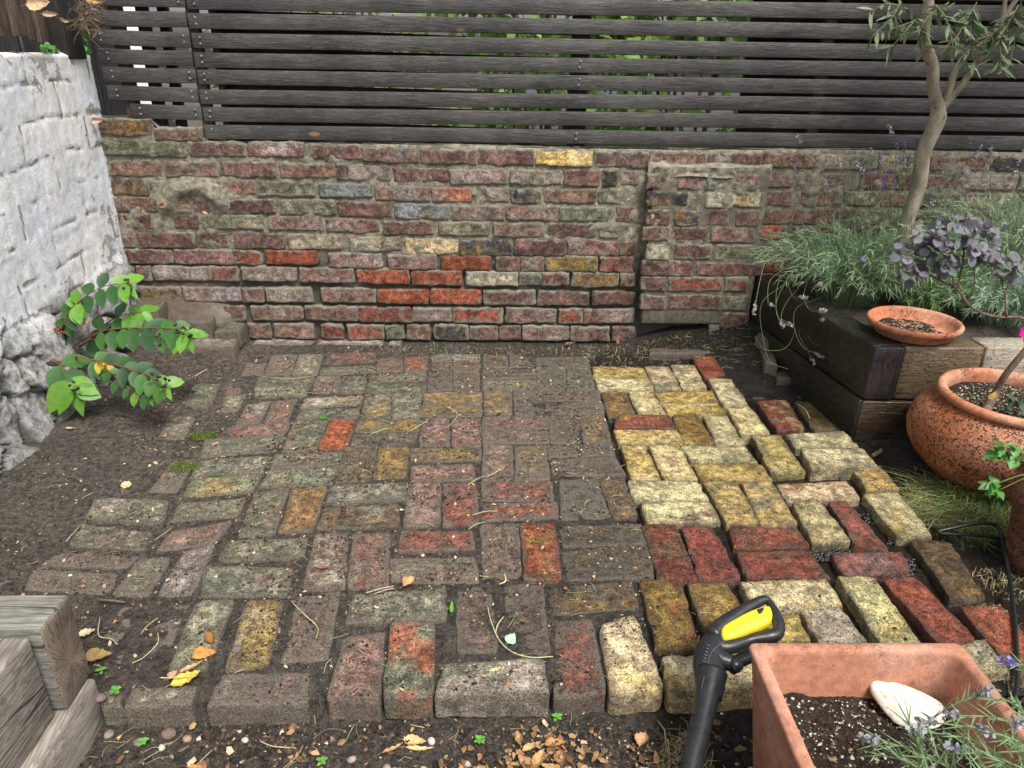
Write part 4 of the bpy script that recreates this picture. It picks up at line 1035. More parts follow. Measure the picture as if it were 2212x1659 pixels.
m = MB(); m.add(np.stack([X, Y, hz], -1).reshape(-1, 3), grid_faces(110, 150)); m.build('soil', M_COMPOST, tr)
# oyster shell
sc_c = G(1950, 1524, .172); shv = []; shf = []
nu, nv = 36, 14
for j in range(nv+1):
    for i in range(nu):
        a = 6.2832*i/nu; rr = j/nv; ex = .058*(1+.10*math.cos(a))*1.; ey = .026*(1+.18*math.cos(a)+.05*math.sin(3*a))
        shv.append((ex*rr*math.cos(a), ey*rr*math.sin(a)+.008*rr*rr*math.cos(a)**2, .013*(1-rr**2.2)+.0012*math.sin(rr*26+a)*rr+.0015*math.sin(a*5)*rr))
shv = np.array(shv)
for j in range(nv):
    for i in range(nu): a = j*nu+i; b = j*nu+(i+1) % nu; shf.append((a, a+nu, b+nu, b))
# underside
off = len(shv); und = shv[-nu:].copy(); und[:, 2] -= .003; cen = len(shv)+nu
shv = np.concatenate([shv, und, [[0, 0, -.002]]])
for i in range(nu): a, b = off-nu+i, off-nu+(i+1) % nu; shf += [(a, off+i, off+(i+1) % nu, b), (off+i, cen, off+(i+1) % nu)]
m = MB(); m.add(shv, shf); sh = m.build('oyster_shell', M_SHELL); sh.location = tuple(sc_c+np.array([0, 0, .004])); sh.rotation_euler = (R(12), R(8), R(-28)); sh.scale = (1.06, 1.5, 1.2)
tag(sh, 'speckled white oyster shell lying on the soil in the trough', 'shell')

# broken bricks beside the raised bed
def Q(*p, z=0.): return [tuple(G(u, v, z)[:2]) for u, v in p]
lump = loose_brick([(-.11, .052), (.11, .052), (.11, -.052), (-.11, -.052)], 0, .07, 'K', 'M', 311, 'broken pinkish brick lump leaning between the wall and the raised bed', dirt=.6, am=.004)
lc = G(1690, 745, .10); lump.location = (1.185, 2.86, .035); lump.rotation_euler = (R(-8), R(6), R(-62))
loose_brick(Q((1635, 728), (1660, 725), (1680, 790), (1650, 780), z=.07), .07, .05, 'D', 'G', 312, 'small dark stone under the leaning brick lump by the raised bed', 'broken_stone', 'stone', .7)
loose_brick(Q((1672, 800), (1735, 797), (1748, 815), (1680, 818), z=.035), .035, .06, 'B', 'M', 313, 'brown broken brick in the wet soil below the leaning lump', dirt=.4, wet=.7)
loose_brick(Q((1400, 752), (1560, 750), (1565, 762), (1402, 765), z=.015), .018, .04, 'M', 'B', 314, 'thin red brick edge half buried in black soil behind the yellow bricks', dirt=.7, wet=.6)
loose_brick(Q((1880, 985), (1900, 970), (1905, 975), (1886, 990), z=.0), .012, .012, 'Y', 'P', 315, 'narrow yellow brick chip beside the loose cream bricks', 'brick_chip', 'stone', .1, .3, nu=12, nv=10, am=.001)

# ================================================================== PRESSURE WASHER GUN
T0 = np.array([0., 0, 0])
gun = empty('pressure_washer_gun', G(1600, 1420, .12), 0, 'black pressure washer spray gun with yellow trigger leaning at the trough corner', 'spray gun')
# the tool lies in one slanting plane: handle end further away and higher, lance sinking towards the viewer
pA, pB, pC = G(1684, 1357, .155), G(1500, 1430, .125), G(1493, 1659, .075)
nrm = np.cross(pB-pA, pC-pA); nrm /= np.linalg.norm(nrm); nrm = nrm if nrm[2] > 0 else -nrm
o3 = np.array([0, 0, CH])
def gp(zx, zy, h=0.):
    """gun outline measured on an enlarged crop -> the slanting plane"""
    u, v = (1660+zx*440/873)*2212/2560, (1440+zy*480/952)*2212/2560
    d = ray(u, v); t = ((pB-o3)@nrm)/(d@nrm); return o3+d*t+nrm*h
def plate(outline, th, z=0., r_=.006, holes=None, crown=.004):
    """thick rounded plate from a closed outline (crop pixels)"""
    P = np.array([gp(a, b) for a, b in outline]); 
    P = smooth_closed(P, 4); n = len(P); c = P.mean(0); V = []; f = []
    T = np.roll(P, -1, 0)-np.roll(P, 1, 0); T /= np.linalg.norm(T, axis=1)[:, None]; I = np.cross(nrm, T)
    if ((c-P)*I).sum() < 0: I = -I
    prof = [(0, -th/2+r_), (.3*r_, -th/2+.3*r_), (r_, -th/2), ]
    L = [(r_, -th/2), (.3*r_, -th/2+.3*r_), (0, -th/2+r_), (0, th/2-r_), (.3*r_, th/2-.3*r_), (r_, th/2)]
    for ins, h in L: V += list(P+I*ins+nrm*(h+z))
    for i in range(5):
        for j in range(n): a = i*n+j; b = i*n+(j+1) % n; f.append((a, b, b+n, a+n))
    f.append(tuple(range(5*n, 6*n))); f.append(tuple(range(n))[::-1]); return np.array(V), f
def smooth_closed(P, m):
    n = len(P); o = []
    for i in range(n):
        a, b, c, d = P[i-1], P[i], P[(i+1) % n], P[(i+2) % n]
        for q in range(m):
            t = q/m; o.append(.5*((2*b)+(-a+c)*t+(2*a-5*b+4*c-d)*t*t+(-a+3*b-3*c+d)*t**3))
    return np.array(o)
# body housing
m = MB(); hb = smooth_path([gp(300, 290), gp(262, 318), gp(232, 370), gp(222, 430), gp(226, 490), gp(228, 545), gp(222, 600)], 6); V, f = tube(hb, np.interp(np.linspace(0, 1, len(hb)), [0, .15, .35, .55, .8, 1], [.012, .022, .029, .031, .028, .0235]), 22)
c_ = hb.mean(0); dn_ = (V-c_)@nrm; V = V-nrm*(dn_*.22)[:, None]; m.add(V, f)
V, f = tube(smooth_path([gp(240, 400), gp(290, 418), gp(335, 432)], 5), [.022, .021, .020, .019, .018, .018, .0175, .017, .0165, .016, .015], 16); m.add(V, f)
V, f = tube(smooth_path([gp(262, 350), gp(310, 352), gp(352, 340)], 4), .010, 12); m.add(V, f)
m.build('housing', M_BLACK, gun)
# closed handle loop as a swept bar
hl = [gp(235, 300), gp(300, 240), gp(370, 190), gp(440, 145), gp(495, 118), gp(520, 130), gp(548, 180), gp(568, 240), gp(560, 285), gp(515, 300), gp(440, 312), gp(380, 332), gp(320, 352), gp(260, 350)]
V, f = tube(smooth_path(hl, 5), np.interp(np.linspace(0, 1, 66), [0, .25, .38, .5, .68, .8, 1], [.020, .011, .0075, .0115, .014, .0095, .018]), 14)
V = V.copy(); m = MB(); m.add(V, f); m.build('handle_loop', M_BLACK, gun)
# yellow trigger fills the loop
V, f = plate([(278, 305), (290, 272), (350, 234), (420, 198), (492, 174), (520, 178), (532, 210), (526, 245), (500, 262), (440, 290), (370, 318), (318, 338), (288, 335)], .030, .006, .007); m = MB(); m.add(V, f); tg = m.build('trigger', M_YELL, gun)
V, f = plate([(454, 199), (470, 193), (486, 188), (486, 200), (480, 212), (470, 220), (462, 216), (457, 208)], .002, .0215, .0006); m = MB(); m.add(V, f); m.build('lock_button', M_BLACK, tg)
# lance
ax = [gp(235, 480), gp(222, 560), gp(205, 640), gp(185, 730), gp(160, 830), gp(128, 960), gp(70, 1200)]
lp = smooth_path(ax, 6); V, f = tube(lp, np.interp(np.linspace(0, 1, len(lp)), [0, .25, .45, 1], [.030, .023, .0195, .0180]), 24); m = MB(); m.add(V, f); m.build('lance', M_BLACK, gun)
for (zx, zy) in [(205, 640), (187, 712), (172, 780), (128, 950)]:
    a, b = gp(zx, zy), gp(zx-4, zy+16); V, f = tube([a, a+(b-a)*.35], .0206 if zy < 900 else .0215, 24); m = MB(); m.add(V, f); m.build('lance_ring', M_BLACK, gun)
# hose connection: socket + corrugated collar running behind the trough
a, b = gp(330, 452, -.004), gp(372, 425, -.004); V, f = tube([a, a*.5+b*.5, b], [.013, .015, .013], 18); m = MB(); m.add(V, f); m.build('hose_socket', M_BLACK, gun)
pth = smooth_path([gp(350, 425, -.004), gp(400, 402, -.006), gp(450, 385, -.008), gp(520, 372, -.02)], 16); rad = [.0105+.0024*(1 if (i % 4) < 2 else -1) for i in range(len(pth))]
V, f = tube(pth, rad, 18); m = MB(); m.add(V, f); m.build('corrugated_collar', M_BLACK, gun)
# seam line + small ribs on housing
m = MB(); V, f = tube(smooth_path([gp(350, 345, .0235), gp(290, 360, .0235), gp(232, 410, .0235), gp(205, 490, .0235), gp(180, 590, .0225)], 5), .0007, 5); m.add(V, f)
for k in range(6): a = gp(186+k*4, 455-k*16, .0235); b = gp(200+k*4, 461-k*16, .0235); V, f = tube([a, b], .0012, 6); m.add(V, f)
m.build('seam', mat_plain('worn_grey_edge', (.10, .105, .11), .5), gun)

# black hose on the right, running on the ground
hp = [G(2185, 1165, .01), G(2110, 1156, .012), G(2036, 1152, .014), G(2030, 1147, .02), G(2060, 1140, .03), G(2100, 1131, .045), G(2135, 1130, .05), G(2158, 1142, .04), G(2168, 1180, .02), G(2184, 1270, .014), G(2192, 1340, .012), G(2197, 1420, .012), G(2196, 1490, .008), G(2180, 1540, .008), G(2150, 1640, .0)]
V, f = tube(smooth_path(hp, 8), .0052, 10); m = MB(); m.add(V, f); tag(m.build('hose', M_HOSE), 'thin black hose with a tight bend trailing along the right edge of the patio', 'hose')
# ================================================================== GREEN SHRUB AT THE LEFT WALL
def z4(zx, zy): return zx*.3516, 537+zy*.3516
shr = empty('berry_shrub', (-1.42, 2.55, .02), 0, 'green leafy shrub with black berries growing at the foot of the white wall', 'shrub')
lf, stm = MB(), MB(); M_BERRY = mat_vc('berry', .25, 0, .2, 60., .5)
def sph(mbk, p, r_, c, n=8):
    V = []; f = []
    for i in range(5):
        ph = math.pi*i/4
        for j in range(n): a = 6.2832*j/n; V.append(p+r_*np.array([math.sin(ph)*math.cos(a), math.sin(ph)*math.sin(a), math.cos(ph)]))
    for i in range(4):
        for j in range(n): a = i*n+j; b = i*n+(j+1) % n; f.append((a, a+n, b+n, b))
    mbk.add(V, f, col=c)
root_p = np.array([-1.47, 2.62, .02])
STS = [([(335, 690), (362, 520), (410, 420), (520, 300), (640, 232), (760, 215)], 2.50, 2.46, 7, .072),
       ([(385, 690), (560, 560), (640, 470), (750, 410), (870, 388)], 2.55, 2.48, 6, .070),
       ([(450, 640), (600, 520), (740, 490), (900, 488), (1060, 490), (1135, 525)], 2.48, 2.38, 9, .074),
       ([(335, 692), (380, 720), (405, 790), (450, 860)], 2.34, 2.26, 4, .100),
       ([(470, 672), (600, 690), (740, 722), (880, 765), (995, 830)], 2.36, 2.22, 8, .066),
       ([(360, 560), (380, 480), (430, 380), (470, 340)], 2.44, 2.42, 4, .062),
       ([(600, 690), (700, 780), (800, 860), (900, 900)], 2.30, 2.22, 5, .045)]
GRN = [(.035, .11, .024), (.055, .155, .028), (.13, .30, .035), (.028, .08, .026)]
for si, (pp, ya, yb, nl, L) in enumerate(STS):
    P = [PY(*z4(a, b), ya+(yb-ya)*i/(len(pp)-1)) for i, (a, b) in enumerate(pp)]
    P = smooth_path([root_p]+P, 8)[4:]
    V, f = tube(P, np.linspace(.0032, .0014, len(P)), 6); stm.add(V, f, col=(.16, .07, .04, 1))
    n = len(P)
    for k in range(nl):
        t = .22+.78*(k+1)/nl; i = min(n-1, int(t*(n-1))); p = P[i]; tan = P[i]-P[i-1]; d, s_, u = frame(tan, (0, -.6, .8))
        for sg in (-1, 1):
            if rnd.random() < .08: continue
            dr = d*.35+s_*sg*.9+np.array([0, -.25, -.42])+rv()*.18
            c = jc(GRN[2] if (k >= nl-2 and rnd.random() < .7) else GRN[rnd.choice([0, 0, 1, 3])], .16)
            leaf(lf, p, dr, L*(.85+.3*rnd.random()), L*.60*(.9+.3*rnd.random()), c, np.array([0, -.75, .7])+rv()*.2, .08, .18, 'oval')
    leaf(lf, P[-1], tan+np.array([0, 0, -.01]), L*.8, L*.42, jc(GRN[2]), (0, -.5, .8), .12, .3, 'egg')
for zx, zy, y, c in [(370, 490, 2.44, (.25, .03, .02)), (500, 455, 2.42, (.55, .25, .06)), (465, 840, 2.24, (.012, .01, .01)), (1150, 510, 2.37, (.015, .012, .012)), (985, 560, 2.37, (.015, .012, .012)),
                     (1010, 830, 2.20, (.012, .01, .01)), (950, 800, 2.21, (.012, .01, .01)), (785, 225, 2.45, (.015, .012, .012)), (1110, 485, 2.37, (.015, .012, .012))]:
    p0 = PY(*z4(zx, zy), y); ber = MB()
    for k in range(6):
        q = p0+rv()*np.array([.020, .012, .020]); sph(ber, q, .0052, jc(c, .3)); V, f = tube([p0+np.array([0, .01, -.01]), q], .0008, 4); stm.add(V, f, col=(.2, .14, .05, 1))
    ber.build('berry_cluster', M_BERRY, shr)
for k in range(4): leaf(lf, PY(*z4(600+20*k, 690+8*k), 2.30), rv()*.6+np.array([0, -.3, -.8]), .045, .024, jc((.55, .42, .05)), (0, -.6, .6), .1, .2)
stm.build('stems', M_TWIG, shr); lf.build('leaves', M_LEAF, shr)

# ================================================================== OLIVE TREE
ol = empty('olive_tree', (1.66, 2.93, .30), 0, 'slender olive tree with pale bent trunk growing in the lavender bed', 'tree')
def opath(pp): return [PY(a, b, y) for a, b, y in pp]
trk = [(1930, 640, 2.90), (1940, 580, 2.89), (1952, 500, 2.87), (1985, 400, 2.84), (1995, 330, 2.82), (2022, 268, 2.80), (2026, 235, 2.79), (2016, 190, 2.77), (2014, 140, 2.76), (1996, 90, 2.74), (1998, 50, 2.73), (2006, 0, 2.72), (2000, -60, 2.70), (2020, -200, 2.68)]
P = smooth_path(opath(trk), 5); V, f = tube(P, np.interp(np.linspace(0, 1, len(P)), [0, .08, .3, .42, .5, .8, 1], [.034, .028, .026, .029, .021, .018, .012]), 14)
V += .0018*np.stack([fbm(V, 22, 3, 250), fbm(V, 22, 3, 251), fbm(V, 22, 3, 252)], -1); m = MB(); m.add(V, f); m.build('trunk', M_OLIVE, ol)
br = MB(); tips = []
BRN = [([(2030, 238, 2.79), (2060, 205, 2.77), (2095, 160, 2.74), (2125, 118, 2.70), (2160, 95, 2.67), (2230, 68, 2.62)], .014, .006),
       ([(2040, 228, 2.79), (2052, 190, 2.77), (2060, 160, 2.76), (2078, 130, 2.75), (2150, 60, 2.74), (2200, -10, 2.72), (2240, -90, 2.7)], .013, .007),
       ([(2120, 122, 2.71), (2105, 90, 2.71), (2085, 64, 2.70), (2062, 62, 2.70)], .006, .003),
       ([(2030, 122, 2.76), (2050, 95, 2.74), (2068, 75, 2.73), (2074, 20, 2.72)], .005, .002),
       ([(2150, 105, 2.69), (2162, 60, 2.70), (2170, 10, 2.70), (2185, -60, 2.7)], .009, .006),
       ([(2004, 10, 2.72), (1975, -20, 2.70), (1940, -30, 2.66), (1905, -10, 2.62)], .005, .002),
       ([(2006, -10, 2.72), (2060, -60, 2.65), (2110, -80, 2.6)], .006, .003),
       ([(2100, 95, 2.70), (2135, 72, 2.66), (2200, 60, 2.6)], .004, .002)]
for pp, r0, r1 in BRN:
    P = smooth_path(opath(pp), 5); V, f = tube(P, np.linspace(r0, r1, len(P)), 9); V += .001*np.stack([fbm(V, 30, 2, 254)]*3, -1); br.add(V, f); tips += [P[i] for i in range(len(P)//2, len(P), 3)]
br.build('branches', M_OLIVE, ol)
cr = MB(); tw = MB(); OLC = [(.14, .19, .10), (.20, .24, .15), (.10, .15, .075)]
def olive_spray(p, d, L, n):
    d = np.asarray(d, float); e = p+d*L; mid = (p+e)/2+rv()*.02; Q_ = smooth_path([p, mid, e-np.array([0, 0, .03*L/.2])], 5)
    V, f = tube(Q_, np.linspace(.0022, .0009, len(Q_)), 4); tw.add(V, f, col=(.22, .2, .13, 1))
    for k in range(n):
        i = 1+int((len(Q_)-2)*(k+.5)/n); t = Q_[i]-Q_[i-1]; dd, s_, u = frame(t, rv())
        for sg in (-1, 1): leaf(cr, Q_[i], dd*.7+s_*sg+rv()*.3, .045+.02*rnd.random(), .012, jc(OLC[rnd.randrange(3)], .2), rv(), .1, .1, 'lance')
for u, v, y, dx, dz, L in [(1990, 40, 2.70, -1, -.2, .16), (1960, 20, 2.66, -1, .0, .14), (1998, 55, 2.70, .2, -.9, .08), (2000, 30, 2.68, .9, -.1, .16), (2040, 40, 2.66, .5, -.7, .16), (1975, 45, 2.68, -.6, -.6, .12),
                           (2070, 20, 2.64, .4, -.6, .15), (2100, 30, 2.62, .3, -.8, .16), (2150, 60, 2.6, .2, -.8, .12), (2130, 95, 2.6, .4, .5, .14), (2170, 70, 2.6, .6, .1, .15), (2050, 5, 2.66, -.4, -.4, .13), (2110, 5, 2.62, -.3, -.5, .15),
                           (2185, 30, 2.6, .1, -.7, .15), (2200, 10, 2.6, -.2, -.6, .16), (1945, 5, 2.62, -.5, -.5, .13), (2020, 10, 2.6, .3, -.4, .14), (2180, 45, 2.62, -.6, -.2, .13)]:
    olive_spray(PY(u, v, y), np.array([dx, -.25*rnd.random(), dz])/math.hypot(dx, dz), L, 7)
for k in range(150):
    a = rnd.random()*6.28; q = rnd.random()**.5; p = np.array([1.95+.5*q*math.cos(a), 2.65+.30*q*math.sin(a), 1.53+.45*rnd.random()]); olive_spray(p, rv(), .16, 7)
cr.build('foliage', M_DULL, ol); tw.build('twigs', M_TWIG, ol)

# ================================================================== LAVENDER
def lav(name, cx, cy, z0, rx, ry, nst, Lr, label, lean=(0, 0), leafc=(.15, .22, .12), nfl=12, tall=.5, drp=0, grp='lavender plants', Ll=.035, flc=(.30, .26, .34)):
    root = empty(name, (cx, cy, z0), 0, label, 'plant', grp); st, lf_, fl_ = MB(), MB(), MB()
    for k in range(nst):
        a = rnd.random()*6.2832; q = rnd.random()**.6; L = Lr*(.55+.6*rnd.random()); out = np.array([math.cos(a)*q+lean[0]*.6, math.sin(a)*q+lean[1]*.6, 0])
        p0 = np.array([cx+rx*.45*math.cos(a)*q, cy+ry*.45*math.sin(a)*q, z0]); p1 = p0+np.array([0, 0, L*.55])+out*L*.35; p2 = p1+out*L*.45+np.array([0, 0, L*.35*(1-q)-.02])
        Pp = smooth_path([p0, p1, p2], 5); c = jc(leafc, .3); blade(st, Pp, .0022, c)
        for i in range(3, len(Pp)):
            for _ in range(3):
                d = (Pp[i]-Pp[i-1]); d /= np.linalg.norm(d); dd = d*.9+rv()*.75; blade(lf_, [Pp[i], Pp[i]+dd*Ll*.55, Pp[i]+dd*Ll+np.array([0, 0, -.003])], .0032, jc(leafc, .3), rv())
    for k in range(nfl):
        a = rnd.random()*6.2832; L = tall*(.7+.5*rnd.random()); out = np.array([math.cos(a)*.6+lean[0], math.sin(a)*.6+lean[1], 0]); p0 = np.array([cx+rx*.5*math.cos(a), cy+ry*.5*math.sin(a), z0+.1])
        Pp = smooth_path([p0, p0+np.array([0, 0, L*.5])+out*L*.2, p0+np.array([0, 0, L*.85])+out*L*.5], 6); blade(st, Pp, .0020, jc((.14, .2, .08), .2)); flower(root, Pp[-1], Pp[-1]-Pp[-2], flc)
    return root, st, lf_, fl_
def flower(par, p, d, c, L=.032, n=26):
    m = MB()
    d = np.asarray(d, float); d /= np.linalg.norm(d)
    for k in range(n):
        t = rnd.random(); leaf(m, p+d*(t-.3)*L+rv()*.003, d*.6+rv(), .0085, .0055, jc(c, .35), rv(), .1, 0, 'round')
    m.build('flower_head', M_DULL, par)
def fin(t): r_, a, b, c = t; a.build('stems', M_DULL, r_); b.build('leaves', M_DULL, r_); return r_
a1 = lav('lavender_bush', 1.42, 2.83, .30, .32, .20, 430, .36, 'dense grey green lavender bush at the left end of the raised bed', (-.1, -.1), (.20, .28, .16), 14, .5)
# arching stems that hang over the left side of the bed, with dried flower heads (crop pixels of the photo)
def z6(zx, zy): return 1434+zx*.3516, 537+zy*.3516
for pp, fc in [([(760, 180), (690, 330), (705, 440)], 0), ([(720, 60), (640, 60), (600, 160), (560, 350)], (.36, .33, .31)), ([(740, 120), (650, 200), (640, 330), (660, 345)], (.36, .33, .31)),
               ([(770, 130), (700, 220), (690, 380), (720, 450)], (.33, .3, .3)), ([(830, 240), (760, 320), (720, 420), (770, 460)], (.36, .33, .31)), ([(880, 200), (860, 300), (900, 380), (970, 380)], (.36, .33, .31)),
               ([(800, 140), (760, 180), (790, 290), (850, 298)], (.36, .33, .31)), ([(1000, 340), (940, 480), (1000, 560), (1030, 640)], (.36, .33, .31)), ([(1120, 430), (1070, 500), (1075, 600), (1090, 690)], (.36, .33, .31)),
               ([(980, 300), (820, 360), (800, 480), (850, 600), (940, 650)], (.33, .3, .3)), ([(960, 320), (880, 460), (900, 560), (960, 600)], 0), ([(860, 420), (830, 520), (880, 620), (910, 680)], (.33, .3, .3)),
               ([(900, 420), (960, 440), (975, 435)], (.36, .33, .31)), ([(780, 200), (600, 340), (620, 600), (660, 700), (760, 740)], 0), ([(1100, 440), (1050, 440), (950, 500), (990, 570)], (.33, .3, .3)),
               ([(840, 400), (760, 600), (620, 620), (560, 540)], 0), ([(900, 240), (940, 230), (960, 220)], (.36, .33, .34)), ([(1200, 90), (1225, 70)], (.30, .2, .5)), ([(1190, 240), (1220, 270)], (.33, .3, .3))]:
    P = smooth_path([PY(*z6(a, b), 2.72-.28*i/(len(pp))) for i, (a, b) in enumerate(pp)], 7); V, f = tube(P, .0011, 4); a1[1].add(V, f, col=jc((.17, .21, .10), .2))
    if fc: flower(a1[0], P[-1], P[-1]-P[-2], fc, .042, 44)
fin(a1)
fin(lav('lavender_bush', 2.05, 2.86, .30, .45, .18, 620, .50, 'tall silvery lavender mass behind the olive trunk at the right edge', (.1, -.05), (.27, .35, .22), 14, .6))
fin(lav('lavender_bush', 1.92, 2.58, .30, .28, .16, 300, .24, 'low feathery silver plant behind the saucer, right of the olive trunk', (0, -.15), (.27, .37, .25), 3, .3, Ll=.028))
fin(lav('lavender_bush', 1.62, 2.70, .30, .12, .10, 110, .26, 'tuft of drooping green lavender stems at the foot of the olive trunk', (0, -.2), (.16, .25, .09), 3, .6))
fin(lav('lavender_bush', 2.35, 2.55, .30, .25, .2, 260, .42, 'silvery lavender clump at the far right end of the raised bed', (-.1, -.1), (.27, .35, .22), 6, .5))
# tall flowering stems against the wall
ts = empty('lavender_spray', (1.55, 2.9, .3), 0, 'upright bare lavender stems with small purple flowers before the wall, left of olive trunk', 'plant'); s1, s2 = MB(), MB()
for zx, zy, bx in [(1430, 900, 1440), (1480, 910, 1450), (1550, 880, 1480), (1350, 1150, 1400), (1455, 1000, 1440), (1370, 1090, 1420), (1280, 1060, 1350), (1530, 1170, 1500), (1500, 1000, 1470), (1420, 1120, 1430)]:
    u, v = 1434+zx*.3516, zy*.3516; p = PY(u, v, 2.85); b_ = np.array([PY(1434+bx*.3516, 560, 2.8)[0], 2.8, .34]); P = smooth_path([b_, (p+b_)/2+rv()*.015, p], 6); V, f = tube(P, .0012, 4); s1.add(V, f, col=jc((.15, .2, .09)))
    for i in range(4, len(P)-1, 2):
        for _ in range(3): dd = rv()+np.array([0, 0, .8]); blade(s1, [P[i], P[i]+dd*.014, P[i]+dd*.026], .0024, jc((.16, .22, .12)), rv())
    flower(ts, P[-1], P[-1]-P[-2], (.24, .17, .40), .03, 22)
s1.build('stems', M_DULL, ts)
# foreground lavender, lower right
fl_ = empty('lavender_spray', (1.0, .62, .0), 0, 'blurred grey green lavender sprays leaning over the trough at the lower right corner', 'plant'); s1, s2, s3 = MB(), MB(), MB()
for (u, v, z, bu, bv) in [(2180, 1430, .32, 2260, 1500), (2110, 1510, .30, 2230, 1560), (2120, 1500, .33, 1960, 1600), (2010, 1560, .28, 2240, 1640), (1890, 1600, .27, 2100, 1700), (1880, 1625, .27, 2050, 1720), (1950, 1640, .26, 2100, 1740),
                         (2200, 1620, .30, 2300, 1700), (2060, 1545, .30, 2250, 1600), (1990, 1580, .29, 2200, 1660), (2140, 1580, .30, 2260, 1680), (2205, 1560, .32, 2300, 1600), (2080, 1620, .28, 2200, 1700), (1930, 1630, .27, 2100, 1700), (2150, 1640, .3, 2260, 1730), (1960, 1555, .30, 1990, 1690)]:
    p, b_ = G(u, v, z), G(bu, bv, .22); P = smooth_path([b_, (p+b_)/2+np.array([0, 0, .02]), p], 7); V, f = tube(P, .0011, 4); s1.add(V, f, col=jc((.22, .30, .14)))
    for i in range(0, len(P)-1):
        if rnd.random() < .8:
            for _ in range(3): dd = (P[i+1]-P[i])/np.linalg.norm(P[i+1]-P[i])*.8+rv()*.7; blade(s3, [P[i], P[i]+dd*.014, P[i]+dd*.03], .0026, jc((.20, .30, .15)), rv())
    if rnd.random() < .6: flower(fl_, P[-1], P[-1]-P[-2], (.34, .33, .36) if u != 2180 else (.3, .24, .5), .026, 30)
for k in range(70):
    p = G(2000+rnd.random()*230, 1590+rnd.random()*110, .24+.05*rnd.random()); dd = rv()*.6+np.array([-.2, .2, .7]); blade(s3, [p, p+dd*.02, p+dd*.045], .003, jc((.20, .30, .15)), rv())
s1.build('stems', M_DULL, fl_); s3.build('leaves', M_DULL, fl_)

# ================================================================== PURPLE-LEAVED SHRUB IN THE ROUND POT
ps = empty('purple_leaved_shrub', (1.60, 1.96, .25), 0, 'round grey purple leaves on a brown woody stem rising from the round terracotta pot', 'shrub')
m = MB(); P = smooth_path([G(2125, 897, .245), PY(2150, 850, 1.95), PY(2172, 810, 1.94), PY(2212, 760, 1.93), PY(2260, 700, 1.95), PY(2300, 650, 1.97)], 6); V, f = tube(P, np.interp(np.linspace(0, 1, len(P)), [0, .3, 1], [.014, .010, .007]), 9); m.add(V, f)
for pp, r0, r1 in [([(2290, 720, 1.97), (2212, 688, 2.0), (2150, 684, 2.02), (2100, 665, 2.04), (2068, 625, 2.06), (2040, 610, 2.08), (2000, 590, 2.09), (1975, 560, 2.10)], .005, .0025),
                   ([(2068, 625, 2.06), (2075, 590, 2.07), (2082, 545, 2.08), (2075, 520, 2.08)], .003, .002), ([(2060, 622, 2.06), (2055, 590, 2.07), (2030, 560, 2.08)], .0025, .0015), ([(2090, 655, 2.05), (2105, 610, 2.06), (2100, 560, 2.07)], .0025, .0015),
                   ([(2175, 684, 2.01), (2172, 640, 2.02), (2180, 610, 2.03), (2190, 585, 2.03)], .003, .0015), ([(2172, 640, 2.02), (2160, 600, 2.03)], .002, .001)]:
    P = smooth_path(opath(pp), 5); V, f = tube(P, np.linspace(r0, r1, len(P)), 6); m.add(V, f)
m.build('stems', M_STEM, ps)
lm = MB(); PC = [(.15, .145, .16), (.20, .19, .205), (.125, .15, .145), (.21, .18, .20)]
for (u, v, y, su, sv_, n) in [(2060, 505, 2.07, 50, 24, 66), (2120, 515, 2.06, 30, 32, 50), (2005, 505, 2.08, 26, 14, 20), (2085, 545, 2.06, 45, 20, 36), (1962, 545, 2.09, 22, 22, 20), (1985, 565, 2.09, 26, 22, 24), (2040, 575, 2.07, 20, 14, 14), (1965, 590, 2.1, 24, 18, 14),
                              (2175, 570, 2.02, 26, 18, 26), (2200, 590, 2.02, 14, 18, 12), (2025, 545, 2.07, 20, 16, 14), (2090, 480, 2.07, 24, 10, 12)]:
    for k in range(n):
        a = rnd.random()*6.28; q = rnd.random()**.5; p = PY(u+su*q*math.cos(a), v+sv_*q*math.sin(a), y+(rnd.random()-.5)*.09); d = np.array([math.cos(a), -.4, -math.sin(a)*.6])+rv()*.7
        leaf(lm, p, d, .022+.009*rnd.random(), .020+.007*rnd.random(), jc(PC[rnd.randrange(4)], .2), np.array([0, -.75, .75])+rv()*.45, .10, .15, 'round')
for (u, v) in [(2185, 860), (2195, 880), (2175, 885), (2205, 900), (2190, 905), (2200, 870), (2210, 850), (2165, 893)]:
    for k in range(3): leaf(lm, PY(u, v, 1.9)+rv()*.01, rv(), .022, .020, jc((.08, .12, .075)), (0, -.6, .7), .1, .15, 'round')
lm.build('leaves', M_DULL, ps)
m = MB(); leaf(m, PY(2136, 862, 1.88), (.25, -.1, .8), .035, .018, (.62, .42, .10, 1), (0, -1, .2), .2, .2, 'egg'); tag(m.build('yellow_leaf', M_DRY), 'single yellow leaf caught on the stem in the round terracotta pot', 'leaf')
# magenta bloom at the right edge
mf = empty('pink_flower', PY(2212, 705, 1.7), 0, 'bright magenta flower at the right edge above the round pot', 'flower'); m = MB()
for k in range(7): a = k*.9; leaf(m, PY(2216, 712, 1.7), (math.cos(a), -.4, math.sin(a)), .024, .018, jc((.75, .02, .32), .1), (0, -1, 0), .1, .1, 'round')
m.build('petals', M_LEAF, mf); m = MB(); V, f = tube(smooth_path([PY(2216, 712, 1.705), PY(2222, 780, 1.7), np.array([1.62, 1.66, .0])], 5), .0015, 5); m.add(V, f, col=(.12, .2, .06, 1)); m.build('stalk', M_TWIG, mf)
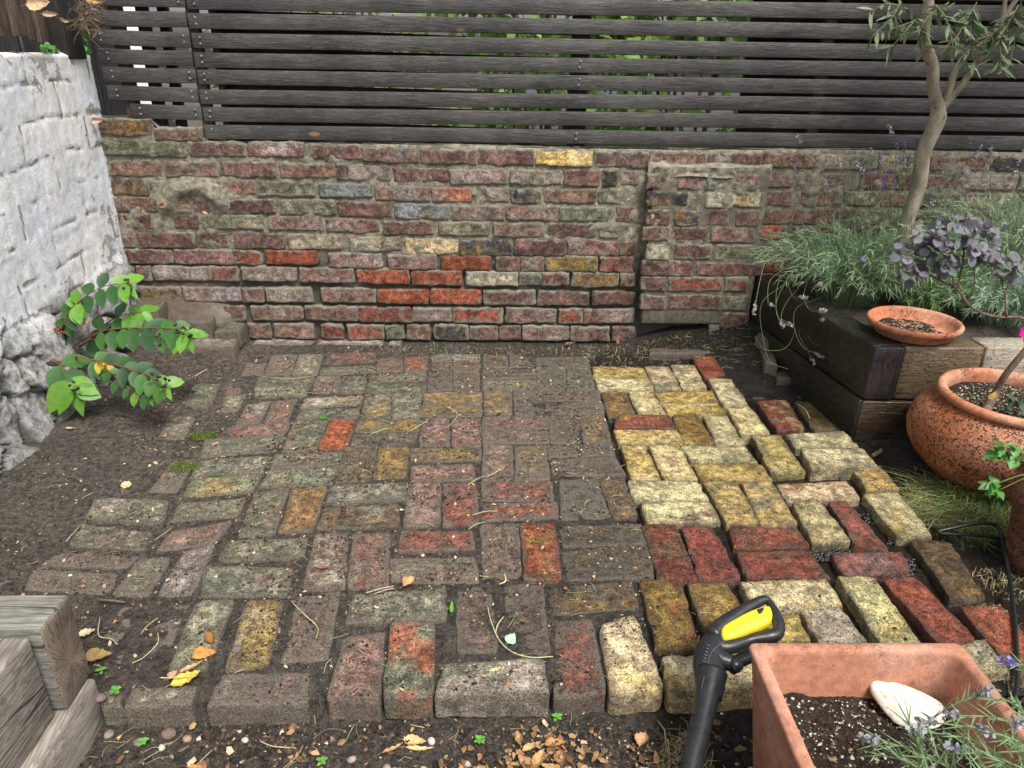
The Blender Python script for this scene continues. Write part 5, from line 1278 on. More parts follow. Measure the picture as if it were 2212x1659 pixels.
# seedling in the ribbed pot
sg = empty('green_seedling', (1.37, 1.52, .26), 0, 'bright green toothed-leaf seedling in the small ribbed pot at the right edge', 'plant'); m = MB(); m2 = MB()
for (u, v, z) in [(2150, 975, .33), (2165, 965, .35), (2180, 985, .34), (2160, 990, .32), (2195, 970, .36), (2140, 1050, .28), (2150, 1045, .28), (2155, 1060, .27), (2200, 995, .33)]:
    p = PY(u, v, 1.50)
    for k in range(4): leaf(m, p, rv()*.8+np.array([-.5, -.2, .1]), .030, .018, jc((.09, .26, .05)), (0, -.4, .8), .15, .2, 'egg')
    V, f = tube(smooth_path([np.array([1.37, 1.52, .26]), (p+np.array([1.37, 1.52, .27]))/2+np.array([0, 0, .02]), p], 4), .001, 4); m2.add(V, f, col=(.14, .2, .06, 1))
m.build('leaves', M_LEAF, sg); m2.build('stems', M_TWIG, sg)

# ================================================================== GRASS
def grass(name, region, n, L, cols, label, zoff=0., flat=.5):
    m = MB()
    for k in range(n):
        p = region(); p = np.array([p[0], p[1], gh(p[0], p[1])+zoff]) if len(p) == 2 else np.asarray(p, float); a = rnd.random()*6.28; l = L*(.4+.9*rnd.random()); o = np.array([math.cos(a), math.sin(a), 0])*l*flat*(.4+rnd.random())
        up = l*(1-flat)*(.3+rnd.random()); blade(m, [p, p+o*.4+np.array([0, 0, up]), p+o+np.array([0, 0, up*(.3+.8*rnd.random())])], .0018+.001*rnd.random(), jc(cols[rnd.randrange(len(cols))], .3), rv())
    return tag(m.build(name, M_DULL), label, 'grass', None, 'stuff')
DRYC = [(.36, .30, .17), (.28, .23, .13), (.42, .36, .22), (.20, .22, .09)]; GRC = [(.14, .26, .06), (.2, .32, .09), (.30, .30, .14)]
gh_c = {}
def reg(pts):
    def r_():
        a, b = rnd.choice(pts), rnd.random()*6.28; q = a[2]*rnd.random()**.6; return (a[0]+q*math.cos(b), a[1]+q*math.sin(b))
    return r_
def gD(u, v, r_): p = G(u, v, 0); return (p[0], p[1], r_)
grass('dry_grass', reg([gD(2020, 1060, .09), gD(2060, 1090, .09), gD(2110, 1120, .09), gD(2010, 1100, .06), gD(2150, 1120, .08)]), 2600, .12, DRYC+GRC, 'dry straw-coloured grass beside the round terracotta pot', 0., .85)
grass('green_grass', reg([gD(2120, 1110, .07), gD(2150, 1100, .05), gD(2080, 1085, .05)]), 1100, .07, GRC, 'short green grass in front of the round terracotta pot')
grass('straw_tuft', reg([(.42, .90, .05), (.40, .82, .07), (.36, .98, .05), (.43, .75, .05), (.30, .90, .06)]), 1100, .07, DRYC, 'tangled dead grass between the washer lance and the trough', .004)
grass('grass_strip', reg([gD(2150, 1330, .05), gD(2190, 1430, .07), gD(2210, 1500, .08), gD(2160, 1250, .06)]), 600, .045, DRYC, 'sparse dead grass along the black hose')
grass('wall_foot_grass', reg([(x, 3.0, .06) for x in np.arange(-.6, 1.1, .1)]), 500, .03, [(.3, .27, .15), (.2, .24, .08), (.38, .33, .2)], 'fine dry grass wisps along the foot of the brick wall')

# ================================================================== FALLEN LEAVES (each one a thing)
def dry_leaf(u, v, L, W, rot, c, curl, label, z=None, shape='egg', mat=M_DRY, name='fallen_leaf', cat='leaf', y=None, roll=.5, lift=.004):
    p = G(u, v, 0) if y is None else PY(u, v, y)
    if y is None: p[2] = max(gh(p[0], p[1]), 0 if (p[1] > 1.08 and p[0] < 1.2 and p[0] > -1.1) else -9)+lift
    if z is not None: p = G(u, v, z)
    prof = SH[shape]; nl, nw = 13, 9; V = []; rq = random.Random(int(u*7+v))
    for i in range(nl):
        t = i/(nl-1); w_ = np.interp(t, np.linspace(0, 1, 7), prof)*W/2*(1+.10*math.sin(t*31+u))
        for j in range(nw):
            s_ = (j/(nw-1))*2-1; x = (t-.5)*L; yy = s_*w_; th = curl*s_
            zz = abs(s_)**1.6*w_*abs(curl)*.9+roll*L*.5*(t-.45)**2*2+.0016*math.sin(t*24+s_*5+u)+.05*W*math.cos(s_*9)*(.5)
            V.append((x, yy*math.cos(th*.8), zz))
    f = grid_faces(nw, nl); m = MB(); m.add(V, f, col=jc(c, .1))
    V2, f2 = tube([(-.5*L-.25*L, 0, .004), (-.5*L, 0, roll*L*.25*.9)], .0008, 4); m.add(V2, f2, col=(c[0]*.6, c[1]*.5, c[2]*.4, 1))
    o = m.build(name, mat); o.location = p; o.rotation_euler = ((rq.random()-.5)*.5 if y is None else R(70), (rq.random()-.5)*.4, R(rot)); return tag(o, label, cat)
TAN, ORG, YEL, CRM, BRN_, RED_ = (.50, .31, .14), (.45, .21, .06), (.58, .48, .09), (.60, .48, .30), (.24, .14, .07), (.30, .12, .05)
dry_leaf(882, 1262, .045, .035, 60, (.62, .36, .17), .9, 'pale orange curled leaf lying on the bricks above the grey crosswise brick')
dry_leaf(455, 1385, .05, .032, 120, ORG, 1.1, 'uppermost of the curled orange leaves on the lower left bricks')
dry_leaf(442, 1421, .05, .040, 20, (.52, .26, .07), .9, 'cupped orange brown leaf below the uppermost curled one on the lower left')
dry_leaf(415, 1448, .048, .018, 35, (.55, .36, .17), 1.0, 'narrow folded tan leaf between the cupped orange leaf and the yellow leaf')
dry_leaf(404, 1472, .062, .036, 25, YEL, .5, 'lemon yellow leaf at the bottom of the leaf group, lower left')
dry_leaf(374, 1462, .022, .020, 70, (.5, .3, .18), .6, 'small pinkish tan leaf left of the lemon yellow leaf')
dry_leaf(213, 1424, .058, .040, 10, (.42, .28, .12), .8, 'large brown double-lobed dead leaf touching the sleeper corner')
dry_leaf(188, 1371, .035, .026, 20, CRM, .4, 'cream dead leaf beside the top of the sleeper end')
dry_leaf(700, 905, .030, .024, 0, (.06, .22, .03), .2, 'round fresh green leaf above the small orange brick', mat=M_LEAF, roll=.1)
dry_leaf(470, 1031, .036, .016, 10, (.04, .18, .05), .3, 'glossy green oval leaf on the mossy bricks left of centre', mat=M_LEAF, roll=.1)
dry_leaf(273, 1048, .030, .028, 80, (.62, .45, .26), .4, 'lobed tan leaf alone on the bare soil at the left', shape='round')
dry_leaf(156, 946, .034, .018, 0, (.6, .42, .28), .7, 'pale folded leaf on the soil near the foot of the white wall')
dry_leaf(467, 963, .026, .018, 70, (.6, .4, .22), .9, 'small upright tan leaf beside the moss patches')
dry_leaf(1104, 1382, .030, .026, 55, (.42, .60, .46), .1, 'pale mint green leaf with black spots on the dark bricks near the front edge', mat=M_DULL, roll=.1)
dry_leaf(975, 1316, .035, .012, 90, (.16, .40, .05), .7, 'slim folded bright green leaf in the joint right of the grey crosswise brick', mat=M_LEAF)
dry_leaf(400, 1642, .050, .040, 15, (.035, .17, .03), .3, 'dark green ivy leaf on the earth at the bottom left', mat=M_LEAF, roll=.1)
dry_leaf(420, 1622, .050, .014, -8, (.45, .25, .10), .9, 'rolled tan leaf lying over the dark green ivy leaf')
dry_leaf(330, 1638, .024, .020, 60, (.05, .22, .05), .2, 'small green ivy leaf left of the larger ivy leaf', mat=M_LEAF, roll=.1)
dry_leaf(895, 1560, .050, .024, -12, (.62, .42, .20), .7, 'broad tan leaf on the earth in front of the grey and orange brick')
dry_leaf(905, 1575, .058, .012, -6, (.66, .48, .25), .8, 'long rolled pale leaf just in front of the broad tan leaf')
dry_leaf(845, 1577, .045, .012, 35, (.45, .28, .15), .8, 'thin rolled leaf left of the two tan leaves at the front edge')
dry_leaf(855, 1625, .038, .016, 12, (.55, .27, .09), .8, 'orange brown leaf fragment at the bottom, left of the leaf drift')
for k, (u, v, rt, c, lb) in enumerate([(1122, 1555, 100, (.5, .3, .14), 'upper left leaf of the crumpled leaf drift in front of the patio'), (1165, 1600, 60, (.55, .33, .14), 'biggest curled leaf in the crumpled drift at the bottom centre'), (1135, 1610, 130, (.42, .25, .12), 'dark tan leaf left of the biggest leaf in the drift'),
                                     (1175, 1645, 40, (.66, .44, .16), 'bright ochre leaf at the lower end of the drift'), (1200, 1570, 10, (.45, .24, .1), 'red-brown leaf at the top right of the drift'), (1215, 1600, 90, (.4, .22, .1), 'rightmost brown leaf of the drift'),
                                     (1150, 1575, 20, (.55, .36, .18), 'small tan leaf in the middle of the drift'), (1192, 1625, 150, (.5, .3, .13), 'folded leaf low on the right of the drift'), (1392, 1562, 60, (.6, .36, .2), 'pinkish tan leaf on dark soil left of the washer lance'), (1515, 1540, 120, (.4, .2, .08), 'brown shrivelled leaf close to the washer lance')]):
    dry_leaf(u, v, .034+.016*((k*37) % 5)/5, .020+.008*((k*13) % 3), rt, c, .9, lb)
dry_leaf(1330, 738, .075, .030, 80, (.30, .16, .09), 1.2, 'tall crumpled reddish brown leaf standing at the foot of the wall', y=2.96, shape='lance')
dry_leaf(1232, 745, .050, .026, 20, (.34, .18, .11), 1.1, 'crumpled reddish leaf at the foot of the wall left of the tall one', z=.02)
dry_leaf(1600, 742, .055, .035, 10, (.25, .13, .05), 1.0, 'dark brown crumpled leaf below the pier beside the brick lump', z=.02)
dry_leaf(210, 262, .045, .03, 20, (.5, .3, .22), .9, 'pink tan dead leaf stuck at the top of the wall corner', y=3.05)
dry_leaf(350, 445, .045, .028, 60, (.28, .18, .10), 1.0, 'brown dead leaf caught beside the clay arch on the wall', y=3.07)
dry_leaf(303, 455, .04, .03, 100, (.42, .24, .12), .9, 'orange tan dead leaf left of the clay arch on the wall', y=3.06)
dry_leaf(440, 462, .04, .02, 150, (.5, .33, .15), .9, 'curly yellow tan leaf hanging right of the clay arch', y=3.06)
dry_leaf(501, 522, .03, .015, 130, (.62, .48, .28), .8, 'small pale leaf fragment on the brick wall near the left', y=3.07)
dry_leaf(85, 10, .07, .045, 10, (.55, .38, .22), .6, 'big tan dead leaf lying on the old board fence, top left', y=2.45)
dry_leaf(135, 45, .06, .018, 95, (.5, .34, .2), .8, 'long hanging dead leaf on the old board fence', y=2.6)
dry_leaf(205, 3, .06, .03, 0, (.5, .3, .14), .8, 'row of dead leaf scraps at the very top left above the slats', y=3.0)
dry_leaf(110, 32, .05, .02, 5, (.42, .3, .2), .7, 'narrow pale leaf on the boards between the two bigger ones', y=2.5)
dry_leaf(2008, 148, .03, .016, 0, (.7, .55, .3), .5, 'thin olive-shaped straw leaf on the boards', y=2.6) if False else None
dry_leaf(1893, 974, .030, .010, 35, YEL, .8, 'yellow rolled leaf sticking out behind the loose cream bricks', z=.02) if False else None
dry_leaf(1975, 1012, .034, .016, 70, (.30, .14, .07), .8, 'reddish brown leaf on wet soil left of the round pot')
dry_leaf(1070, 1447, .028, .010, 12, (.62, .55, .34), .3, 'pale oval leaf lying on top of the big grey front brick', shape='oval', z=.012)
dry_leaf(575, 1333, .03, .018, 0, (.28, .14, .07), .9, 'dark brown leaf on the dull pink brick left of centre') if False else None
dry_leaf(698, 1230, .030, .018, 0, (.24, .13, .08), .9, 'dark brown leaf scrap on the dull bricks left of the curled orange leaf')
for k, (u, v, z) in enumerate([]): pass
# bundle of dead leaves and twigs where the old fence meets the slats
bd = empty('dead_leaf_bundle', PY(190, 40, 2.98), 0, 'bundle of dry twigs and withered leaves where the two fences meet', 'twigs'); m = MB(); m2 = MB()
for k in range(50):
    p = PY(165+45*rnd.random(), 8+60*rnd.random(), 2.97+.05*rnd.random()); V, f = tube(smooth_path([p, p+rv()*.04, p+rv()*.07], 4), .0010, 4); m.add(V, f, col=jc((.16, .12, .09)))
    if k % 3 == 0: leaf(m2, p, rv(), .03, .016, jc((.40, .27, .16)), rv(), .3, .4)
m.build('twigs', M_TWIG, bd); m2.build('leaves', M_DRY, bd)

# ================================================================== TWIGS, STALKS, SEEDLINGS, MOSS
TW = [([(840, 1110), (905, 1120), (960, 1080)], 'C')]
def stalk(pts, r_, c, label, name='stalk', z=.006, grp='dry stalks on the bricks'):
    P = [G(u, v, z+.006*math.sin(i*2.1)+.003) for i, (u, v) in enumerate(pts)]; V, f = tube(smooth_path(P, 6), r_, 5); m = MB(); m.add(V, f, col=(*c, 1)); tag(m.build(name, M_TWIG), label, 'stalk' if name == 'stalk' else 'twig', grp)
PG = (.45, .46, .24); BR_ = (.13, .10, .08)
stalk([(885, 931), (908, 918), (926, 905)], .0011, PG, 'pale green stalk slanting up on the dark bricks above centre')
stalk([(800, 938), (825, 928), (842, 926)], .0011, PG, 'short pale green stalk left of the slanting one')
stalk([(961, 876), (988, 893), (975, 915), (962, 925)], .0010, PG, 'hooked green stalk on the ochre bricks above centre')
stalk([(1052, 1030), (1075, 1018), (1090, 1010)], .0012, PG, 'straight straw stalk on the dark bricks right of centre')
stalk([(1010, 1048), (1030, 1035), (1047, 1028)], .0012, PG, 'straw stalk on the pink vertical bricks')
stalk([(1020, 1113), (1047, 1105), (1075, 1104)], .0010, PG, 'thin stalk crossing the dull red bricks')
stalk([(1012, 1143), (1030, 1132), (1048, 1128)], .0010, PG, 'thin stalk just below the one crossing the dull red bricks')
stalk([(1053, 1310), (1062, 1345), (1080, 1385), (1110, 1410), (1150, 1420), (1195, 1418)], .0013, (.46, .44, .22), 'long curved pale stalk winding in front of the mint green leaf')
stalk([(1088, 1332), (1075, 1350), (1070, 1370)], .0014, (.5, .48, .3), 'pale bent stem in the joint above the mint green leaf')
stalk([(1090, 1240), (1092, 1255), (1078, 1262)], .0020, (.55, .58, .4), 'pale thick grass stem in the joint below the dull red bricks')
stalk([(630, 1300), (655, 1325), (686, 1355), (683, 1378)], .0012, (.42, .38, .2), 'curved greenish stalk on the dusty bricks left of the grey crosswise brick')
stalk([(216, 1332), (213, 1372), (240, 1380), (253, 1392)], .0011, (.42, .42, .22), 'angled green stalk on the earth right of the sleeper corner')
stalk([(342, 1334), (318, 1352), (304, 1370)], .0009, (.42, .42, .22), 'fine stalk on the dirt left of the leaf group')
stalk([(341, 1366), (340, 1390), (310, 1420), (286, 1432)], .0011, (.46, .44, .26), 'long fine curved stalk on the dirt left of the leaf group')
stalk([(345, 1464), (380, 1464), (420, 1460)], .0014, (.50, .44, .12), 'straight yellow leaf stem under the lemon yellow leaf')
stalk([(790, 1281), (820, 1272), (850, 1266)], .0020, (.38, .30, .22), 'upper of two parallel pale twigs beside the curled orange leaf', 'twig', .008, 'twigs')
stalk([(808, 1283), (830, 1275), (852, 1271)], .0016, (.38, .30, .22), 'lower of two parallel pale twigs beside the curled orange leaf', 'twig', .008, 'twigs')
stalk([(232, 1182), (260, 1163), (284, 1142)], .0014, BR_, 'thin dark twig across the grey brick at the left', 'twig', .008, 'twigs')
stalk([(335, 1166), (355, 1152), (372, 1140)], .0013, (.3, .24, .18), 'thin pale twig in the joint between the grey bricks at the left', 'twig', .008, 'twigs')
stalk([(212, 1296), (240, 1297), (270, 1301)], .0030, BR_, 'knobbly dark twig lying above the dirt patch by the sleeper corner', 'twig', .004, 'twigs')
stalk([(142, 1170), (155, 1155), (172, 1137)], .0012, (.4, .34, .26), 'straight pale twig on the bare soil at the left edge', 'twig', .012, 'twigs')
stalk([(422, 812), (435, 804), (448, 797)], .0022, (.5, .42, .28), 'short straw twig on the soil right of the green shrub', 'twig', .006, 'twigs')
stalk([(560, 812), (620, 818), (680, 812)], .0012, (.42, .32, .18), 'long thin root lying along a joint near the wall', 'twig', .004, 'twigs')
stalk([(345, 1610), (365, 1606), (384, 1599)], .0014, (.3, .22, .15), 'thin twig on the earth in front of the ledge brick', 'twig', -.055, 'twigs')
stalk([(655, 1610), (640, 1635), (612, 1660)], .0012, (.3, .24, .15), 'dark stem on the earth at the bottom', 'twig', -.055, 'twigs')
stalk([(560, 1600), (590, 1612), (640, 1616)], .0012, (.45, .36, .2), 'pale stem on the earth left of the bottom centre', 'twig', -.055, 'twigs')
stalk([(1722, 872), (1740, 885), (1749, 904)], .0014, (.45, .50, .25), 'pale green bent stem on the wet bricks by the raised bed')
stalk([(1150, 1436), (1180, 1440)], .0026, (.42, .22, .1), 'short reddish bark strip on top of the big grey front brick', 'twig', .016, 'twigs') if False else None
def seedling(u, v, n, h, label):
    p = G(u, v, 0); p[2] = gh(p[0], p[1]); t = empty('seedling', tuple(p), 0, label, 'seedling', 'green seedlings'); a, b = MB(), MB(); top = p+np.array([0, 0, h]); V, f = tube([p, top], .0008, 4); b.add(V, f, col=(.15, .28, .07, 1))
    for k in range(n): an = k*6.28/n+.4; leaf(a, top-np.array([0, 0, .004*(k % 2)]), (math.cos(an), math.sin(an), .35), .013, .008, jc((.16, .42, .07)), (0, 0, 1), .1, .2)
    a.build('leaves', M_LEAF, t); b.build('stem', M_TWIG, t)
seedling(1036, 1568, 6, .022, 'small bright green seedling in front of the big grey brick')
seedling(870-600+30, 1568, 5, .015, 'tiny seedling on the earth below the ledge brick, lower left')
seedling(1205, 1515, 5, .012, 'tiny seedling in the leaf litter right of the big grey brick')
seedling(252, 1500, 6, .018, 'small seedling between the two ledge bricks, lower left')
seedling(220, 1452, 4, .012, 'tiny seedling beside the sleeper corner')
seedling(690, 1605, 5, .012, 'tiny seedling on the earth, bottom left of centre')
def moss(u, v, rx, ry, n, label):
    c = G(u, v, .002); m = MB()
    for k in range(n):
        a = rnd.random()*6.28; q = rnd.random()**.7; p = c+np.array([rx*q*math.cos(a), ry*q*math.sin(a), .001]); p[2] = .001; leaf(m, p, rv()*.7+np.array([0, 0, .9]), .006, .003, jc((.12, .17, .03), .3), rv(), .1, 0)
    tag(m.build('moss_patch', M_DULL), label, 'moss', None, 'stuff')
moss(438, 942, .05, .035, 700, 'upper patch of dark green moss on the left bricks'); moss(402, 1008, .05, .035, 600, 'lower patch of dark green moss on the left bricks')

# ================================================================== LITTER, CRUMBS, GRIT (uncountable)
def scatter_bits(name, n, sampler, sizes, cols, label, cat, flat=.35, mat=M_BIT, emb=.3):
    V = []; Fa = []; C_ = []; k = 0
    oc = np.array([(1, 0, 0), (-1, 0, 0), (0, 1, 0), (0, -1, 0), (0, 0, 1), (0, 0, -1)], float); of_ = [(0, 2, 4), (2, 1, 4), (1, 3, 4), (3, 0, 4), (2, 0, 5), (1, 2, 5), (3, 1, 5), (0, 3, 5)]
    pts = sampler(n); n = len(pts)
    s_ = sizes[0]+(sizes[1]-sizes[0])*RS.rand(n)**2.2; A = RS.rand(n)*6.283; asp = .5+.9*RS.rand(n)
    sh_ = oc[None]*(1+.35*RS.normal(size=(n, 6, 3))); sh_[:, :, 2] *= flat; sh_ = sh_*s_[:, None, None]; sh_[:, :, 0] *= asp[:, None]
    tl = RS.normal(size=n)*.35; z2 = sh_[:, :, 2]+sh_[:, :, 0]*np.sin(tl)[:, None]; x = sh_[:, :, 0]*np.cos(A)[:, None]-sh_[:, :, 1]*np.sin(A)[:, None]; y = sh_[:, :, 0]*np.sin(A)[:, None]+sh_[:, :, 1]*np.cos(A)[:, None]
    Vv = np.stack([x+pts[:, None, 0], y+pts[:, None, 1], z2+pts[:, None, 2]+(s_*flat*emb)[:, None]], -1).reshape(-1, 3)
    F_ = (np.array(of_)[None]+np.arange(n)[:, None, None]*6).reshape(-1, 3)
    ci = RS.randint(0, len(cols), n); cc = np.array(cols)[ci]*(.7+.6*RS.rand(n))[:, None]; cc = np.repeat(np.concatenate([cc, np.ones((n, 1))], 1), 6, 0)
    m = MB(); m.v = [Vv]; m.f = F_.tolist(); m.n = len(Vv); m.at = {'col': [(0, cc)]}
    return tag(m.build(name, mat, smooth=False), label, cat, None, 'stuff')
def in_quads(x, y, quads):
    hit = np.full(len(x), -1.)
    for b in quads:
        q = b['q']; c = b['m']; ok = (abs(x-c[0]) < .16) & (abs(y-c[1]) < .16); 
        if not ok.any(): continue
        ins = ok.copy()
        for i in range(4):
            a, e = q[i], q[(i+1) % 4]; ins &= ((e[0]-a[0])*(y-a[1])-(e[1]-a[1])*(x-a[0])) <= 0
        hit[ins] = max(b['z']+.0, -.02)+.05
    return hit
def surf(x, y):
    h = ghv(x, y); b = in_quads(x, y, PAVING); t = np.where(b > 0, b-.05+.001, h); return np.maximum(h, t)
def samp(x0, x1, y0, y1, dens=None):
    def f(n):
        x = x0+(x1-x0)*RS.rand(n); y = y0+(y1-y0)*RS.rand(n)
        if dens is not None: k = RS.rand(n) < dens(x, y); x, y = x[k], y[k]
        return np.stack([x, y, surf(x, y)], -1)
    return f
def clean(x, y): return ss(.34, .44, x)*ss(1.35, 1.2, x)*ss(2.95, 2.85, y)*ss(1.12, 1.18, y)
def notclean(x, y):
    n_ = fbm(np.stack([x, y, 0*x], -1), 7, 3, 300); return np.clip((1-clean(x, y))*(.45+n_*1.2)+.03, .03, 1)*ss(3.08, 3.0, y)
DK = [(.03, .024, .018), (.05, .038, .028), (.02, .016, .013), (.09, .07, .05)]; LT = [(.45, .34, .20), (.34, .23, .12), (.55, .47, .34), (.30, .19, .11), (.20, .13, .08), (.16, .11, .07)]
scatter_bits('soil_crumbs', 52000, samp(-1.45, 1.3, 1.06, 3.05, notclean), (.0009, .0048), DK, 'dark crumbs of earth strewn over the patio', 'soil', .6)
scatter_bits('leaf_litter', 20000, samp(-1.45, 1.3, 1.06, 3.05, notclean), (.0009, .0042), LT, 'pale flecks of leaf litter strewn over the patio', 'litter', .22)
scatter_bits('wet_debris', 9000, samp(.25, 1.0, 1.3, 3.05, lambda x, y: np.clip(ss(.75, .1, x)*.9, 0, 1)*(1-clean(x, y)*.75)), (.0012, .0048), DK+[(.40, .33, .2)], 'wet black debris along the washed edge', 'litter', .5)
frontd = lambda x, y: np.clip(.55+1.2*fbm(np.stack([x, y, 0*x], -1), 6, 3, 310), .1, 1)*ss(1.09, 1.05, y)*ss(.62, .45, x)
scatter_bits('front_soil_crumbs', 30000, samp(-.85, .6, .60, 1.10, frontd), (.0014, .0065), DK, 'clods and crumbs of the earth strip in front of the patio', 'soil', .7)
scatter_bits('front_leaf_litter', 5000, samp(-.85, .6, .60, 1.10, frontd), (.0014, .0065), LT+[(.35, .17, .07)], 'flecks of torn brown leaves on the earth strip', 'litter', .22)
drift = lambda x, y: np.exp(-(((x-.10)/.13)**2+((y-.97)/.07)**2))+.25*ss(-.3, 0, x)*ss(1.0, .9, y)*ss(.3, .2, x)
def scrap(m, p, L, c):
    n = rnd.randrange(5, 8); a0 = rnd.random()*6.28; up = rv()*.45+np.array([0, 0, 1.]); d, s_, u = frame(rv()*np.array([1, 1, .4]), up); cu = (rnd.random()-.3)*2.2; V = [np.asarray(p, float)]
    for i in range(n):
        a = a0+6.2832*i/n; r_ = L*(.25+.5*rnd.random()); x, y = r_*math.cos(a), r_*.7*math.sin(a); V.append(V[0]+d*x+s_*y+u*(cu*y*y/L+.15*L*(rnd.random()-.5)))
    m.add(V, [(0, 1+i, 1+(i+1) % n) for i in range(n)], col=c)
def leafbits(n0):
    m = MB(); n = 0
    while n < n0:
        x = -.8+1.3*rnd.random(); y = .62+.46*rnd.random()
        if rnd.random() > float(drift(np.array([x]), np.array([y]))[0])+.06: continue
        n += 1; L = .004+.011*rnd.random()**1.5; scrap(m, (x, y, gh(x, y)+.004+.008*rnd.random()), L*1.5, jc(rnd.choice([(.40, .25, .12), (.34, .17, .06), (.45, .35, .22), (.26, .15, .08), (.34, .20, .09), (.17, .10, .055)]), .3))
    tag(m.build('torn_leaf_scraps', M_DRY), 'drift of torn brown leaf scraps on the earth in front of the patio', 'leaf litter', None, 'stuff')
leafbits(700)
def leafbits2(n0):
    m = MB()
    for k in range(n0):
        x = -1.3+2.5*rnd.random(); y = 1.1+1.85*rnd.random()
        if clean(np.array([x]), np.array([y]))[0] > .5 and rnd.random() < .92: continue
        L = .005+.010*rnd.random(); z = float(surf(np.array([x]), np.array([y]))[0])
        scrap(m, (x, y, z+.003), L*.9, jc(rnd.choice([TAN, CRM, ORG, (.5, .4, .27), (.25, .16, .09)]), .3))
    tag(m.build('leaf_scraps', M_DRY), 'small scraps of dead leaf scattered over the patio bricks', 'leaf litter', None, 'stuff')
leafbits2(900)
def straws(n0, x0, x1, y0, y1, dz, name, label, cond=None):
    m = MB()
    for k in range(n0):
        x = x0+(x1-x0)*rnd.random(); y = y0+(y1-y0)*rnd.random()
        if cond and rnd.random() > cond(x, y): continue
        z = float(surf(np.array([x]), np.array([y]))[0])+.003; a = rnd.random()*6.28; L = .012+.03*rnd.random(); p = np.array([x, y, z]); e = np.array([math.cos(a), math.sin(a), .05])*L
        V, f = tube(smooth_path([p, p+e*.5+rv()*.004+np.array([0, 0, .003]), p+e], 3), .00055, 3, False); m.add(V, f, col=jc(rnd.choice([(.5, .42, .25), (.36, .30, .16), (.2, .14, .09), (.42, .45, .22)]), .3))
    tag(m.build(name, M_TWIG), label, 'litter', None, 'stuff')
straws(420, -1.3, .5, 1.1, 3.0, 0, 'straw_bits', 'short dry straws strewn over the bricks'); straws(260, -.85, .55, .62, 1.08, 0, 'front_straw_bits', 'short straws on the earth strip in front')
straws(260, .35, 1.2, 2.78, 3.05, 0, 'back_straw_bits', 'straw litter on the black soil below the pier')
# pebbles on the front strip
peb = [(228, 1555, .011, (.16, .12, .10)), (262, 1538, .010, (.17, .13, .115)), (350, 1616, .006, (.5, .42, .36)), (366, 1586, .013, (.17, .12, .1)), (520, 1448, .010, (.14, .12, .11)), (932, 1600, .007, (.5, .48, .45)), (405, 1598, .008, (.32, .2, .15)), (300, 1600, .009, (.2, .15, .12)), (235, 1585, .009, (.22, .17, .15)),
       (530, 1600, .006, (.45, .4, .35)), (760, 1640, .008, (.3, .24, .2)), (835, 1660, .009, (.32, .25, .2)), (1008, 1650, .007, (.4, .35, .3))]
for k, (u, v, r_, c) in enumerate(peb):
    p = G(u, v, -.055); p[2] = gh(p[0], p[1]) if p[1] < 1.06 else .002; V = []; f = []; n = 12
    for i in range(8):
        ph = math.pi*i/7
        for j in range(n): a = 6.2832*j/n; V.append((r_*1.25*math.sin(ph)*math.cos(a), r_*math.sin(ph)*math.sin(a), r_*.7*math.cos(ph)))
    V = np.array(V)*(1+.2*fbm(np.array(V)+k, 60, 2, 320))[:, None]
    for i in range(7):
        for j in range(n): a = i*n+j; b = i*n+(j+1) % n; f.append((a, a+n, b+n, b))
    m = MB(); m.add(V, f, col=(*c, 1)); o = m.build('pebble', M_BIT); o.location = (p[0], p[1], p[2]+r_*.35); o.rotation_euler = (0, 0, k)
    tag(o, ['reddish brown pebble nearest the sleeper corner', 'reddish pebble right of the one nearest the sleeper corner', 'tiny pale pebble left of the small ivy leaves', 'largest brown pebble below the ledge brick', 'grey brown pebble between the yellow leaf and the dusty yellow brick', 'round whitish pebble below the grey and orange brick',
            'orange brown pebble below the ledge brick, right of the largest one', 'dull brown pebble at the bottom, below the nearest to the sleeper', 'grey pebble low beside the sleeper', 'small cream pebble above the long pale stem at the bottom', 'light brown pebble at the very bottom, left of the rolled leaves', 'light brown pebble at the very bottom below the orange brown fragment', 'small pale pebble at the very bottom left of the leaf drift'][k], 'pebble', 'pebbles on the earth strip')
# grit on the trough soil and in the pots
def trough_pts(n):
    x = PLx0+.04+(PLx1-PLx0-.08)*RS.rand(n); y = PLy0+.04+(PLy1-PLy0-.08)*RS.rand(n); P_ = np.stack([x, y, 0*x], -1)
    z = .160+.010*fbm(P_, 22, 4, 233)+.005*fbm(P_, 90, 3, 234)+.014*ss(PLx0+.12, PLx0+.02, x)*ss(.8, .97, y)-.015*ss(.6, .75, x); return np.stack([x, y, z], -1)
scatter_bits('compost_grit', 9000, trough_pts, (.0008, .0042), [(.03, .022, .016), (.05, .035, .025), (.08, .055, .04), (.03, .022, .016), (.05, .035, .025), (.04, .03, .02), (.55, .5, .42), (.3, .22, .15)], 'grit and bark crumbs on the soil in the trough', 'soil', .6)
def pot_pts(n):
    a = RS.rand(n)*6.283; r_ = .165*RS.rand(n)**.5; return np.stack([px+r_*np.cos(a), py+r_*np.sin(a), np.full(n, .250)], -1)
scatter_bits('pot_grit', 2500, pot_pts, (.001, .004), [(.03, .022, .016), (.05, .035, .025), (.5, .45, .35), (.3, .25, .12)], 'crumbs on the soil in the round terracotta pot', 'soil', .6)
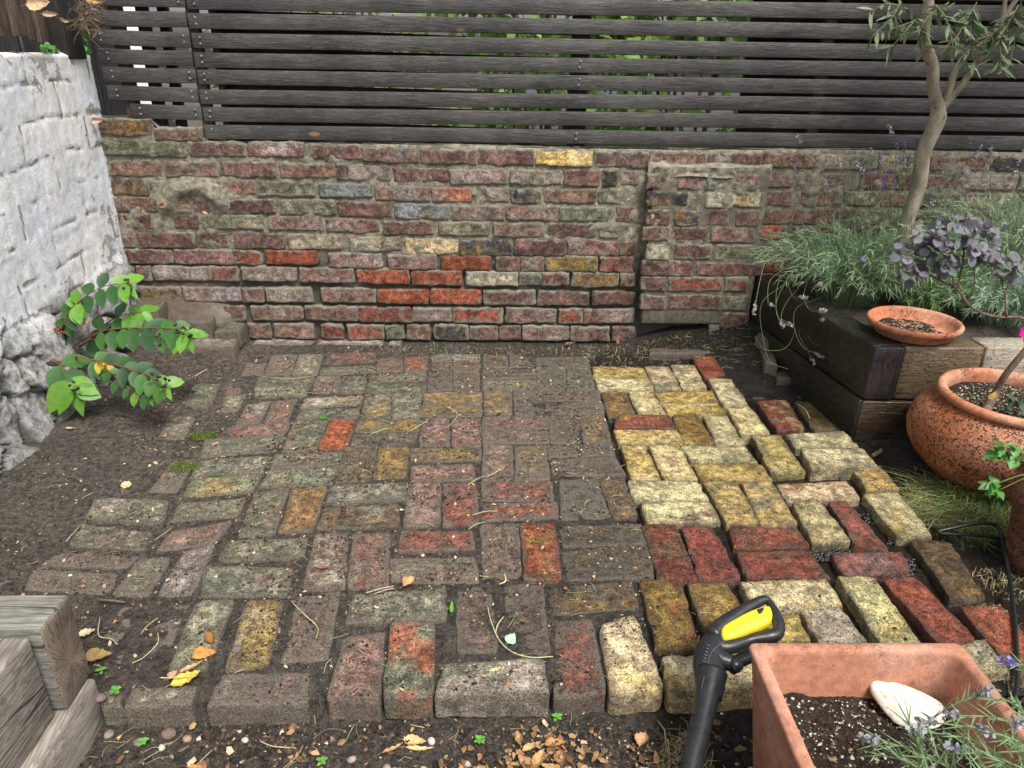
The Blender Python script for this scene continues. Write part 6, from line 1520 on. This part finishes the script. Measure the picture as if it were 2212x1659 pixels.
def sau_pts(n):
    a = RS.rand(n)*6.283; r_ = .085*RS.rand(n)**.5; return np.stack([sx-.005+r_*np.cos(a), sy+.02+r_*np.sin(a), np.full(n, sz+.016)], -1)
scatter_bits('saucer_litter', 900, sau_pts, (.001, .0055), [(.03, .024, .018), (.04, .03, .02), (.05, .035, .025), (.22, .2, .17), (.35, .28, .17)], 'dead flower bits and wet soil in the terracotta saucer', 'litter', .4)
# black mud lumps between the wet bricks
def mud(u0, u1, v0, v1, n, label):
    m = MB()
    for k in range(n*5):
        u, v = u0+(u1-u0)*rnd.random(), v0+(v1-v0)*rnd.random(); p = G(u, v, -.018); r_ = .003+.007*rnd.random()
        r_ *= .55; V = []; f = []
        for i in range(5):
            ph = math.pi*i/4
            for j in range(7): a = 6.2832*j/7; V.append((p[0]+r_*math.sin(ph)*math.cos(a)*(1+.3*rnd.random()), p[1]+r_*math.sin(ph)*math.sin(a)*(1+.3*rnd.random()), p[2]+r_*.7*math.cos(ph)))
        for i in range(4):
            for j in range(7): a = i*7+j; b = i*7+(j+1) % 7; f.append((a, a+7, b+7, b))
        m.add(V, f, col=jc((.022, .018, .016), .4))
    tag(m.build('black_mud', M_MUD), label, 'mud', None, 'stuff')
M_MUD = mat_vc('wet_black_mud', .25, 0, .4, 200., .6, .002)
mud(1745, 1850, 1185, 1212, 90, 'black mud between the red bricks and the raised rear bricks'); mud(1850, 1925, 1195, 1215, 50, 'black mud lumps left of the long ochre brick'); mud(1930, 1975, 1205, 1255, 50, 'black mud along the left side of the long ochre brick'); mud(1870, 1900, 1300, 1390, 60, 'black mud in the joint beside the trough')
mud(1700, 1760, 1000, 1030, 50, 'black mud in front of the mossy yellow brick'); mud(1915, 1960, 1140, 1175, 40, 'black mud left of the last cream brick'); mud(1480, 1525, 1240, 1260, 25, 'black mud in front of the red bricks'); mud(1590, 1640, 1165, 1190, 30, 'black mud specks beside the first wet red brick')
mud(1510, 1530, 1200, 1330, 40, 'black mud in the open joint left of the ochre brick'); mud(1820, 1880, 1110, 1165, 50, 'black mud between the rear cream and red bricks')
print('objects', len(bpy.data.objects), 'verts', sum(len(m.vertices) for m in bpy.data.meshes))
